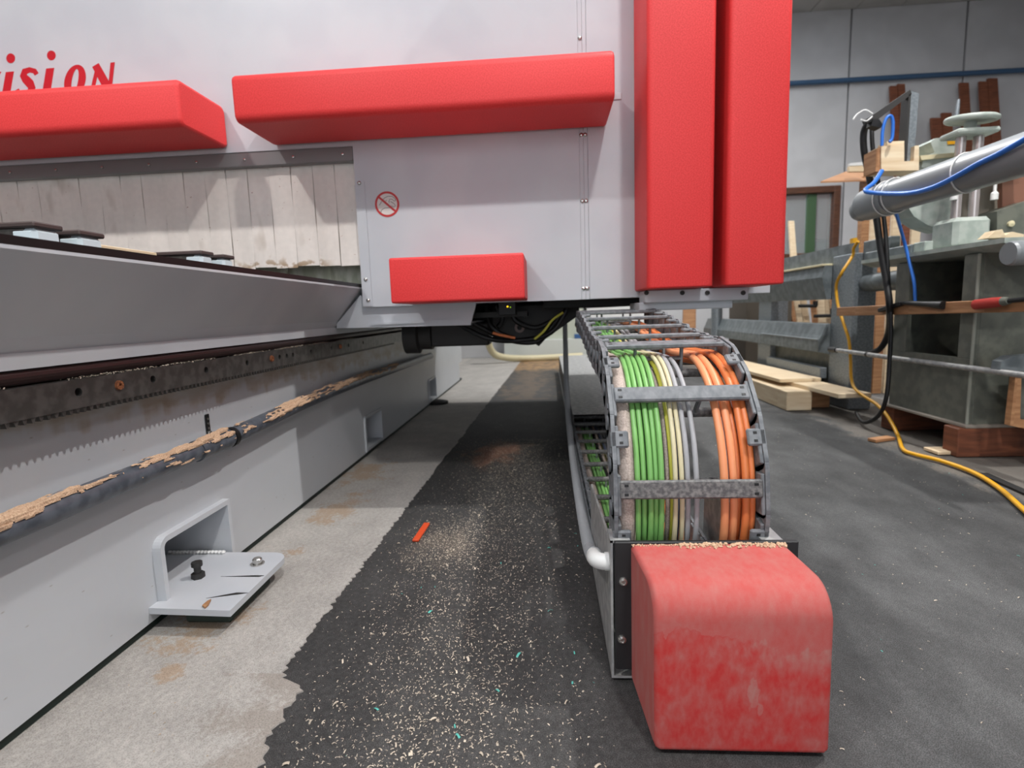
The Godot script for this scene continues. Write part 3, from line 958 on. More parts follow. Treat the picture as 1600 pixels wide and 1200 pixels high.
	part(sk, "skirt_lip", slab_px([[578, 504], [578, 508], [722, 502], [722, 498]], -2.322, 0.02), M.paint)
	part(sk, "skirt_return", box(Vector3(-0.905, 0.705, -3.4), Vector3(-0.34, 0.712, -2.34)), M.paint)
	# sticker: hand behind a red bar
	var sg := part(t, "warning_sticker", lathe([[0.052, 0.0], [0.052, 0.001], [0.0, 0.001]], Vector3(-0.655, 1.209, Z), Vector3(0, 0, 1), 40), plain(Color(0.84, 0.82, 0.8), 0.5))
	part(sg, "ring", lathe([[0.043, 0.001], [0.043, 0.0018], [0.0515, 0.0018], [0.0515, 0.0]], Vector3(-0.655, 1.209, Z), Vector3(0, 0, 1), 40), M.signred)
	var sb := begin()
	add_box(sb, Vector3(-0.655, 1.209, Z + 0.0015), Vector3(0.092, 0.0085, 0.0008), 0, Basis(Vector3(0, 0, 1), deg_to_rad(-42)))
	part(sg, "bar", sb.commit(), M.signred)
	var hs := begin()
	for line in [[[-26, -2], [-16, 12], [-8, 20], [4, 25], [18, 24], [27, 17], [30, 10], [24, 9], [18, 15], [10, 16]], [[10, 16], [6, 8], [8, 4]], [[12, 8], [22, 2], [28, -6], [22, -10], [14, -6]], [[14, -10], [4, -12], [-8, -12], [-18, -16], [-24, -26]], [[-14, 8], [0, 12]]]:
		for i in line.size() - 1:
			var a := Vector3(-0.655 + line[i][0] * 0.00125, 1.209 + line[i][1] * 0.00125, Z + 0.0011)
			var b := Vector3(-0.655 + line[i + 1][0] * 0.00125, 1.209 + line[i + 1][1] * 0.00125, Z + 0.0011)
			add_tube(hs, [a, b], 0.0009, 5)
	part(sg, "hand_outline", hs.commit(), M.dark)
	# lettering on the bridge
	lettering(t, Z)
	# drive and cables under the gantry
	var dr := Node3D.new()
	dr.name = "drive"
	t.add_child(dr)
	dr.position = Vector3(-0.5, 0.65, -2.75) - t.position
	part(dr, "gearbox", lathe([[0.0, 0.0], [0.09, 0.0], [0.09, 0.07], [0.07, 0.08], [0.07, 0.14], [0.0, 0.14]], Vector3(-0.74, 0.64, -2.8), Vector3.RIGHT, 24), M.dark)
	part(dr, "motor", box(Vector3(-0.6, 0.585, -2.88), Vector3(-0.3, 0.7, -2.74), 0.008), M.dark)
	part(dr, "motor_plug", box(Vector3(-0.5, 0.7, -2.86), Vector3(-0.38, 0.78, -2.78), 0.006), M.darker)
	part(dr, "mounting_plate", box(Vector3(-0.95, 0.725, -3.2), Vector3(-0.1, 0.75, -2.6)), M.dark)
	part(dr, "underbody_housing", box(Vector3(-0.62, 0.64, -3.4), Vector3(-0.02, 0.795, -2.9), 0.004), M.darker)
	part(dr, "underbody_tray", box(Vector3(-0.02, 0.757, -4.6), Vector3(0.44, 0.797, -2.5), 0.004), M.darker)
	part(dr, "hanging_bracket", slab_px([[770, 480], [905, 474], [905, 492], [852, 530], [842, 541], [830, 534], [770, 531]], -2.75, 0.03), M.dark)
	part(dr, "bushing", lathe([[0.012, 0.0], [0.025, 0.0], [0.025, 0.015], [0.012, 0.015], [0.012, 0.0]], pz(812, 512, -2.74), Vector3(0, 0, 1), 18), plain(Color(0.5, 0.42, 0.4), 0.5))
	var cab := begin()
	for q in [[[705, 500], [760, 528], [810, 532], [860, 520], [885, 485]], [[740, 505], [790, 530], [840, 533], [870, 500], [890, 478]], [[760, 480], [765, 505], [780, 520], [800, 528]], [[800, 475], [805, 500], [835, 512], [862, 502]], [[775, 478], [785, 498], [778, 512]]]:
		var pts := []
		for e in q: pts.append(pz(e[0], e[1], -2.62 + rng.randf_range(-0.03, 0.03)))
		add_tube(cab, smooth(pts, 6), 0.012, 8)
	part(dr, "drive_cable", cab.commit(), M.black)
	var yg := []
	for e in [[835, 530], [850, 517], [863, 500], [880, 488]]: yg.append(pz(e[0], e[1], -2.58))
	part(dr, "earth_cable", tube(smooth(yg, 6), 0.006, 8), M.yellowgreen)
	var ob := []
	for e in [[770, 520], [785, 524], [805, 528]]: ob.append(pz(e[0], e[1], -2.58))
	part(dr, "power_cable", tube(smooth(ob, 6), 0.007, 8), M.orange)
	var led := part(dr, "terminal_box", box(pz(778, 470, -2.5) + Vector3(0, 0, -0.1), pz(806, 492, -2.5), 0.003), M.black)
	part(led, "led", lathe([[0.0035, 0.0], [0.003, 0.003], [0.0, 0.004]], pz(793, 479, -2.498), Vector3(0, 0, 1), 10), glow(Color(1.0, 0.75, 0.1), 3.0))
	part(led, "led", lathe([[0.0025, 0.0], [0.002, 0.002], [0.0, 0.003]], pz(797.5, 480, -2.498), Vector3(0, 0, 1), 10), glow(Color(0.6, 0.8, 0.1), 1.2))

func strip(parent: Node, xr: float, w: float, y1: float, y0: float, z: float, tw: float, m: Material) -> void:
	var st := begin()
	var cols := 4
	var P := []
	for j in 5:
		var y := lerpf(y1, y0, j / 4.0)
		var row := []
		for k in cols + 1:
			var u := float(k) / cols
			row.append(Vector3(xr - u * w, y, z + 0.002 * sin(PI * u) + (tw * (u - 0.5)) * w * j + 0.002 * sin(j * 1.7 + xr * 40)))
		P.append(row)
	for j in 4:
		for k in cols:
			quad(st, P[j][k], P[j + 1][k], P[j + 1][k + 1], P[j][k + 1])
			var b := Vector3(0, 0, -0.0025)
			quad(st, P[j][k] + b, P[j][k + 1] + b, P[j + 1][k + 1] + b, P[j + 1][k] + b)
	for j in 4:
		for k in [0, cols]: quad(st, P[j][k], P[j][k] + Vector3(0, 0, -0.0025), P[j + 1][k] + Vector3(0, 0, -0.0025), P[j + 1][k])
	part(parent, "strip", st.commit(), m)

func lettering(t: Node, Z: float) -> void:
	var word := Node3D.new()
	word.name = "lettering"
	t.add_child(word)
	word.position = Vector3(-1.95, 1.7, Z) - (t as Node3D).position
	var z := Z + 0.0012
	var letters := []
	letters.append(["letter_v", [[[-40, 116], [-27, 115], [-25, 140], [-9, 113], [2, 112], [-24, 155], [-34, 155]]], []])
	letters.append(["letter_i", [[[9, 112.5], [21.5, 111.5], [14.5, 152], [2, 152.5]]], [[16.5, 91]]])
	letters.append(["letter_i", [[[72, 107], [84.5, 106], [77.5, 150], [65, 150.5]]], [[80, 86.5]]])
	letters.append(["letter_n", [[[141, 141], [147, 141], [155, 106], [150, 102]], [[144, 104.5], [154, 98.5], [178, 141], [163, 142]], [[168.5, 141], [174, 141], [179, 97], [172.5, 98]]], []])
	for l in letters:
		var st := begin()
		for qi in l[1].size():
			var P := []
			for e in l[1][qi]: P.append(pz(e[0], e[1], z + 0.0003 * qi))
			add_slab(st, P, Vector3(0, 0, -0.0012))
		for d in l[2]:
			var P := []
			for k in 20: P.append(pz(d[0] + 6.8 * cos(TAU * k / 20), d[1] + 7.6 * sin(TAU * k / 20), z))
			add_slab(st, P, Vector3(0, 0, -0.0012))
		part(word, l[0], st.commit(), M.red)
	# s: a stroke that swells in the middle
	var c := [[57, 116, 3.5], [54, 111, 4.0], [46, 109, 4.2], [38.5, 111.5, 5.0], [36.5, 118, 5.6], [40.5, 124, 6.6], [46, 130, 6.8], [49.5, 137, 5.8], [47, 145, 5.0], [38, 149, 4.2], [30, 147, 4.0], [26, 140, 3.6]]
	var L := []
	var Rr := []
	for i in c.size():
		var a: Array = c[max(i - 1, 0)]
		var b: Array = c[min(i + 1, c.size() - 1)]
		var d := Vector2(b[0] - a[0], b[1] - a[1]).normalized()
		L.append(pz(c[i][0] - d.y * c[i][2], c[i][1] + d.x * c[i][2], z))
		Rr.append(pz(c[i][0] + d.y * c[i][2], c[i][1] - d.x * c[i][2], z))
	Rr.reverse()
	L.append_array(Rr)
	part(word, "letter_s", slab(L, Vector3(0, 0, -0.0012)), M.red)
	var so := begin()
	for k in 40:
		var q := []
		for kk in [k, k + 1]:
			var a: float = TAU * kk / 40.0
			for rr in [[16.5, 25.0], [5.0, 18.5]]:
				var dy: float = rr[1] * sin(a)
				q.append(pz(117 + rr[0] * cos(a) - 0.16 * dy, 126 + dy, z))
		quad(so, q[0], q[1], q[3], q[2])
		quad(so, q[0] - Vector3(0, 0, 0.001), q[2] - Vector3(0, 0, 0.001), q[2], q[0])
	part(word, "letter_o", so.commit(), M.red)

# ---------------------------------------------------------------- cable chain
const CZ := -1.36
const CY := 0.35
const CR := 0.322
# outer line of the chain: s = 0 at the top of the bend, growing round the bend and back along the floor; negative along the upper run
func chain_at(s: float) -> Array:
	var arc := PI * CR
	if s < 0.0:
		var k := clampf(-s / 0.9, 0, 1)
		var rise := 0.072 * (k * k * (3 - 2 * k)) 
		var p := Vector3(0, CY + CR + rise, CZ + s)
		return [p, Vector3(0, -0.05 if s > -0.9 else 0.0, 1).normalized()]
	if s < arc:
		var a := s / CR
		return [Vector3(0, CY + CR * cos(a), CZ + CR * sin(a)), Vector3(0, -sin(a), cos(a))]
	return [Vector3(0, CY - CR, CZ - (s - arc)), Vector3(0, 0, -1)]
func chain_point(s: float, x: float, depth: float) -> Vector3:
	var q := chain_at(s)
	var tan: Vector3 = q[1]
	var inward := Vector3.RIGHT.cross(tan)   # points to the inside of the bend
	if inward.dot(Vector3(0, CY, CZ) - Vector3(0, q[0].y, CZ if s > 0 and s < PI * CR else CZ)) < 0 and s <= 0.0: inward = -inward
	if s <= 0.0: inward = Vector3(0, -1, 0)
	elif s >= PI * CR: inward = Vector3(0, 1, 0)
	else: inward = (Vector3(0, CY, CZ) - q[0]).normalized()
	return Vector3(x, q[0].y, q[0].z) + inward * depth
func chain_basis(s: float) -> Basis:
	var q := chain_at(s)
	var inward := (chain_point(s, 0, 0.1) - chain_point(s, 0, 0)).normalized()
	return Basis(Vector3.RIGHT, -inward, Vector3.RIGHT.cross(-inward))

func build_chain() -> void:
	var XL := 0.12
	var XR := 0.418
	var t := thing("cable_chain", "dark grey dusty cable chain curving down behind red foam block", "cable chain", Vector3(0.27, 0.03, CZ))
	var pitch := 0.1012
	var h := 0.09
	# one side link: two overlapping plates, as a shared mesh; local y is outward, z along the chain
	var ls := begin()
	var outl := []
	for q in rounded_rect(pitch * 1.22, h, 0.02, 4): outl.append(Vector3(0, q.y - h / 2, q.x))
	add_slab(ls, outl, Vector3(0.008, 0, 0))
	add_box(ls, Vector3(0.011, -h / 2, 0.012), Vector3(0.008, h * 0.92, pitch * 0.8), 0.002)
	add_lathe(ls, [[0.016, 0.0], [0.016, 0.004], [0.006, 0.004], [0.0, 0.002]], Vector3(0.0, -h / 2, -pitch * 0.45), Vector3(-1, 0, 0), 12)
	for sy in [-0.018, -0.066]: add_box(ls, Vector3(-0.001, sy, 0.02), Vector3(0.003, 0.006, 0.012))
	var linkL := ls.commit()
	# crossbar, two slot marks at each end: recess shade drawn as black boxes
	var w := XR - XL - 0.024
	var bs := begin()
	add_box(bs, Vector3(0, -0.006, 0), Vector3(w, 0.012, 0.036), 0.003)
	var cross := bs.commit()
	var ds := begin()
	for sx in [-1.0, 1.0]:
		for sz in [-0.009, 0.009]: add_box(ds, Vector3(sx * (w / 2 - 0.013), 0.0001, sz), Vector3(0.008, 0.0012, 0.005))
	var dark_slots := ds.commit()
	var tb := begin()
	add_box(tb, Vector3(0.016, -0.005, 0), Vector3(0.036, 0.01, 0.034), 0.003)
	var tab := tb.commit()
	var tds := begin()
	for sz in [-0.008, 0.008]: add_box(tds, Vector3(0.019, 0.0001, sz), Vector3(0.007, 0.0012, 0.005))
	var dark_tab_slots := tds.commit()  # same on the tabs: slot shade as thin black boxes
	var rb := begin()
	add_tube(rb, [Vector3(-w / 2, -h + 0.012, 0), Vector3(w / 2, -h + 0.012, 0)], 0.01, 10)
	var inner := rb.commit()
	var dv := begin()
	add_box(dv, Vector3(0, -h / 2, 0), Vector3(0.006, h - 0.014, 0.014), 0.001)
	var divider := dv.commit()
	var shb := begin()
	add_box(shb, Vector3(0, -0.04, 0), Vector3(0.106, 0.007, 0.012), 0.001)
	var shelf := shb.commit()
	# bars whose place the photograph shows: s of the bar at y=797 (Y .395) and y=617 (Y .59)
	var s0: float = CR * acos((0.395 - CY) / CR)
	var mid := (XL + XR) / 2
	for k in range(-14, 34):
		var s := s0 + k * pitch
		var b := chain_basis(s)
		var o := chain_point(s, 0, 0)
		var top := k % 2 == 0
		var along := Transform3D(b, o)
		var lk := part(t, "link", linkL, M.chain, Transform3D(b, o + Vector3(XL, 0, 0)))
		var rk := part(t, "link", linkL, M.chain, Transform3D(Basis(-b.x, b.y, b.z), o + Vector3(XR, 0, 0)))
		var dusty: Material = M.chaindust if k == 0 else M.chain
		if top:
			var cb := part(t, "crossbar", cross, dusty, Transform3D(b, o + Vector3(mid, 0, 0)))
			part(cb, "dark_slots", dark_slots, M.black, Transform3D(b, o + Vector3(mid, 0, 0)))
			part(t, "inner_bar", inner, M.chaindust, Transform3D(b, o + Vector3(mid, 0, 0)))
			for dx in [0.204, 0.312]: part(t, "divider", divider, M.chain, Transform3D(b, o + Vector3(dx, 0, 0)))
			if k < -3: part(t, "shelf", shelf, M.chaindust, Transform3D(b, o + Vector3(0.258, 0, 0)))
		else:
			for e in [[XL, 1.0], [XR, -1.0]]:
				var tx := Transform3D(Basis(b.x * e[1], b.y, b.z), o + Vector3(e[0], 0, 0))
				var tt := part(t, "tab", tab, dusty, tx)
				part(tt, "dark_slots", dark_tab_slots, M.black, tx)
	# cables
	cable("hose", "beige textile-covered hose along the side wall inside the cable chain", M.hose, 0.151, 0.151, 0.04, 0.0175, "")
	var nth := ["next to the beige hose", "second from the beige hose", "third from the beige hose", "fourth from the beige hose", "fifth and last from the beige hose"]
	for i in 5: cable("green_cable", "bright green cable in the upper layer, %s" % nth[i], M.green, 0.174 + i * 0.0115, 0.172 + i * 0.0115, 0.028, 0.0056, "upper layer of green cables")
	for i in 4: cable("green_cable", "bright green cable in the deeper layer, %s" % nth[i], M.green, 0.178 + i * 0.0115, 0.178 + i * 0.0115, 0.046, 0.0056, "deeper layer of green cables")
	cable("cream_cable", "thin cream cable crossing over the yellow-green one in the chain", M.cream, 0.222, 0.246, 0.03, 0.005, "")
	cable("yellow_green_cable", "yellow-green striped earth cable between cream cables in the chain", M.yellowgreen, 0.233, 0.2435, 0.041, 0.005, "")
	cable("cream_cable", "cream cable beside the grey cables in the middle of the chain", M.cream, 0.245, 0.26, 0.032, 0.005, "")
	cable("cream_cable", "dusty cream cable lying deepest in the middle of the chain", M.hose, 0.217, 0.236, 0.055, 0.006, "")
	cable("grey_cable", "smooth light grey cable next to the cream cables", M.greycable, 0.266, 0.27, 0.034, 0.0055, "grey cables in the chain")
	cable("grey_cable", "smooth light grey cable standing apart, facing the orange cables", M.greycable, 0.279, 0.287, 0.034, 0.0055, "grey cables in the chain")
	cable("blue_grey_cable", "dark blue-grey cable hidden deep among the cream cables", M.bluegrey, 0.252, 0.255, 0.056, 0.0055, "")
	cable("orange_cable", "orange motor cable nearest the grey cables in the chain", M.orange2, 0.318, 0.3425, 0.03, 0.0082, "")
	cable("orange_cable", "pale orange motor cable second from the grey cables", M.orange2, 0.335, 0.3595, 0.032, 0.0082, "")
	cable("orange_cable", "dark orange motor cable lying deeper than its neighbours", M.orange, 0.345, 0.372, 0.05, 0.0082, "")
	cable("orange_cable", "orange motor cable second from the side link wall", M.orange, 0.358, 0.383, 0.028, 0.0075, "")
	cable("orange_cable", "orange motor cable against the side links of the chain", M.orange, 0.374, 0.3975, 0.031, 0.007, "")
	# trough with low sides, lid further back
	var g := thing("chain_trough", "bare metal guide trough on the floor carrying the cable chain", "trough", Vector3(0.27, 0, -3.0))
	part(g, "side_wall", slab([Vector3(0.111, 0.004, -1.03), Vector3(0.111, 0.297, -1.03), Vector3(0.111, 0.285, -1.09), Vector3(0.111, 0.245, -1.54), Vector3(0.111, 0.004, -1.56)], Vector3(0.005, 0, 0)), M.alu)
	part(g, "side_wall", slab([Vector3(0.436, 0.004, -1.03), Vector3(0.436, 0.297, -1.03), Vector3(0.436, 0.285, -1.09), Vector3(0.436, 0.245, -1.54), Vector3(0.436, 0.004, -1.56)], Vector3(0.005, 0, 0)), M.alu)
	part(g, "top_flange", box(Vector3(0.111, 0.292, -1.09), Vector3(0.15, 0.297, -1.03)), M.alu)
	part(g, "top_flange", box(Vector3(0.4, 0.292, -1.09), Vector3(0.44, 0.297, -1.03)), M.alu)
	part(g, "floor_sheet", box(Vector3(0.111, 0.003, -6.6), Vector3(0.44, 0.008, -1.03)), M.alu)
	part(g, "lid", box(Vector3(0.118, 0.196, -6.6), Vector3(0.44, 0.2, -2.86), 0.001), M.alu)
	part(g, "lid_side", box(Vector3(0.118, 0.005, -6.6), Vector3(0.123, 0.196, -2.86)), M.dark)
	part(g, "lid_side", box(Vector3(0.435, 0.005, -6.6), Vector3(0.44, 0.196, -2.86)), M.alu)
	part(g, "low_side", box(Vector3(0.112, 0.005, -2.86), Vector3(0.116, 0.1, -1.56)), M.chain)
	var ep := part(g, "end_plate", box(Vector3(0.118, 0.028, -1.03), Vector3(0.466, 0.298, -1.02), 0.002), plain(Color(0.13, 0.13, 0.135), 0.55))
	for q in [[0.134, 0.217], [0.131, 0.095]]:
		part(ep, "screw", lathe([[0.009, 0.0], [0.008, 0.004], [0.0045, 0.0065], [0.003, 0.004], [0.0, 0.004]], Vector3(q[0], q[1], -1.02), Vector3(0, 0, 1), 14), M.screw)
	# corrugated conduit
	var path := smooth([Vector3(0.103, 0.66, -3.42), Vector3(0.102, 0.47, -3.36), Vector3(0.1, 0.3, -3.25), Vector3(0.1, 0.16, -3.02), Vector3(0.099, 0.085, -2.6), Vector3(0.098, 0.06, -2.2), Vector3(0.096, 0.075, -1.75), Vector3(0.094, 0.115, -1.42), Vector3(0.09, 0.185, -1.2), Vector3(0.087, 0.222, -1.13)], 40)
	var rad := []
	var acc := 0.0
	var dense := []
	for i in path.size() - 1:
		var seg: float = path[i].distance_to(path[i + 1])
		var kk := int(ceil(seg / 0.0022))
		for q in kk:
			dense.append(path[i].lerp(path[i + 1], float(q) / kk))
			acc += seg / kk
			rad.append(0.0152 + 0.0024 * sin(acc * TAU / 0.011))
	var cd := thing("corrugated_conduit", "grey corrugated conduit curving along the floor beside the trough", "conduit", Vector3(0.1, 0.04, -2.2))
	part(cd, "hose", tube(dense, rad, 12), M.conduit)
	var el := smooth([Vector3(0.087, 0.216, -1.14), Vector3(0.0845, 0.232, -1.095), Vector3(0.087, 0.237, -1.073), Vector3(0.099, 0.238, -1.063), Vector3(0.111, 0.238, -1.063)], 8)
	part(cd, "elbow", tube(el, 0.0165, 16), M.white)
	part(cd, "nut", tube([Vector3(0.103, 0.238, -1.063), Vector3(0.111, 0.238, -1.063)], 0.0185, 16), M.white)

func cable(called: String, label: String, m: Material, x_up: float, x_bend: float, depth: float, r: float, group: String) -> void:
	var pts := []
	var s := -1.45
	var ph := x_up * 300.0
	while s < 2.75:
		var k := smoothstep(-0.45, 0.25, s)
		var wob := 0.0013 * sin(s * 5.0 + ph * 0.3)
		pts.append(chain_point(s, lerpf(x_up, x_bend, k) + wob, depth + 0.028 * (1.0 - k) + 0.003 * sin(s * 4.1 + ph)))
		s += 0.028
	var o := part(self, called, tube(pts, r, 10), m)
	tag(o, label, "cable", group)

# ---------------------------------------------------------------- red block in front
func build_block() -> void:
	var n1 := FastNoiseLite.new()
	n1.seed = 71
	n1.frequency = 1.0
	n1.fractal_octaves = 4
	# dust lying on the foam, wiped off in places: the wrap (top, front, bottom) above, both ends below
	var im := Image.create(1024, 1024, false, Image.FORMAT_RGB8)
	var speck := RandomNumberGenerator.new()
	speck.seed = 73
	for j in 1024:
		for i in 1024:
			var a := n1.get_noise_2d(i * 0.005, j * 0.009)
			var b := n1.get_noise_2d(i * 0.02 + 50, j * 0.022)
			var c := n1.get_noise_2d(i * 0.35, j * 0.35 + 90)
			var d: float
			if j > 720:
				d = 0.68 + 0.2 * a + 0.2 * c
			else:
				# wrap: j runs from the bottom edge of the front upwards, then back over the top
				var line := 330.0 + 28.0 * sin(i * 0.0045 + 0.4) + 40.0 * a + 14.0 * b
				if j > line: d = 0.56 + 0.14 * a + 0.12 * b + 0.25 * c
				else:
					d = 0.3 + 0.35 * a + 0.25 * b + 0.2 * c
					# thicker dust just below the line on one side, two smears
					d += 0.35 * (1.0 - smoothstep(20.0, 75.0 + 30.0 * b, line - j)) * smoothstep(350.0, 800.0, i + 150.0 * b)
					for s in [[590.0, 190.0, 36.0, 46.0], [630.0, 140.0, 16.0, 18.0]]:
						var q := Vector2((i - s[0]) / s[2], (j - s[1]) / s[3]).length() + 0.6 * b
						d += 0.4 * (1.0 - smoothstep(0.7, 1.05, q))
			if speck.randf() < 0.004: d += 0.5
			im.set_pixel(i, j, Color(0.73, 0.21, 0.2).lerp(Color(0.67, 0.56, 0.53), 0.8 * clampf(d, 0, 1)))
	var m := plain(Color.WHITE, 0.85)
	m.albedo_texture = ImageTexture.create_from_image(im)
	m.metallic_specular = 0.25
	var x0 := 0.147
	var x1 := 0.443
	var prof := []
	# side outline (z, y), rounded at the upper front
	prof.append([-1.02, 0.004])
	prof.append([-0.85, 0.004])
	for k in 5:
		var a := -PI / 2 + PI / 2 * k / 4.0
		prof.append([-0.852 + 0.01 * cos(a), 0.014 + 0.01 * sin(a)])
	for k in 10:
		var a := PI / 2 * k / 9.0
		prof.append([-0.9 + 0.056 * cos(a), 0.237 + 0.056 * sin(a)])
	prof.append([-1.02, 0.293])
	var st := begin()
	var er := 0.009
	var rings := []
	var mid := Vector2(-0.935, 0.15)
	for s in [[0.0, er], [er * 0.3, er * 0.3], [er, 0.0], [x1 - x0 - er, 0.0], [x1 - x0 - er * 0.3, er * 0.3], [x1 - x0, er]]:
		var ring := []
		for p in prof:
			var zz: float = p[0]
			if zz > -1.019: zz -= s[1]
			var yy: float = p[1]
			yy += -s[1] if yy > 0.15 else s[1]
			var k := clampf((zz + 1.02) / 0.17, 0, 1)
			ring.append(Vector3(lerpf(lerpf(0.15, 0.162, k), lerpf(0.441, 0.447, k), s[0] / (x1 - x0)), yy, zz))
		rings.append(ring)
	var n := prof.size()
	var per := [0.0]
	for k in range(1, n): per.append(per[k - 1] + Vector2(prof[k][0] - prof[k - 1][0], prof[k][1] - prof[k - 1][1]).length())
	var bottom: float = per[1]
	var add := func(i: int, k: int) -> void:
		var v := 0.7 * clampf((per[k] - bottom) / (per[n - 1] - bottom), 0.003, 1.0)
		st.set_uv(Vector2(clampf((rings[i][k].x - 0.15) / 0.297, 0.002, 0.998), v))
		st.add_vertex(rings[i][k])
	st.set_smooth_group(0)
	for i in rings.size() - 1:
		for k in n - 1:
			for e in [[i, k], [i, k + 1], [i + 1, k + 1], [i, k], [i + 1, k + 1], [i + 1, k]]: add.call(e[0], e[1])
	st.set_smooth_group(-1)
	var put_side := func(p: Vector3) -> void:
		st.set_uv(Vector2(clampf((p.z + 1.03) / 0.2, 0.01, 0.99), 0.72 + 0.27 * clampf(p.y / 0.3, 0, 1)))
		st.add_vertex(p)
	for k in range(1, n - 1):
		for e in [rings[0][0], rings[0][k + 1], rings[0][k]]: put_side.call(e)
		for e in [rings[-1][0], rings[-1][k], rings[-1][k + 1]]: put_side.call(e)
	for i in rings.size() - 1:
		for e in [rings[i][n - 1], rings[i][0], rings[i + 1][0], rings[i][n - 1], rings[i + 1][0], rings[i + 1][n - 1]]: put_side.call(e)
	st.generate_normals()
	var t := thing("foam_block", "dusty red foam block on the floor against the black end plate", "foam block", Vector3(0.295, 0, -0.935))
	part(t, "block", st.commit(), m)
	# ridge of sawdust in the joint behind the block and a smear on its face
	var r2 := RandomNumberGenerator.new()
	r2.seed = 9
	var rd := begin()
	for k in 330:
		var x := r2.randf_range(0.15, 0.44)
		var big := 1.0 if x > 0.24 else 0.5
		var sz := r2.randf_range(0.0015, 0.0045) * big
		add_box(rd, Vector3(x, 0.293 + sz * 0.4, -1.018 + r2.randf() * r2.randf() * 0.02 * big), Vector3(sz * 1.6, sz, sz * 1.2), 0.0005, Basis.from_euler(Vector3(r2.randf(), r2.randf() * 6, r2.randf())))
	var o := part(self, "sawdust_ridge", rd.commit(), M.sawdust)
	tag(o, "crumbly sawdust ridge along the top back edge of red block", "sawdust", "", "stuff")

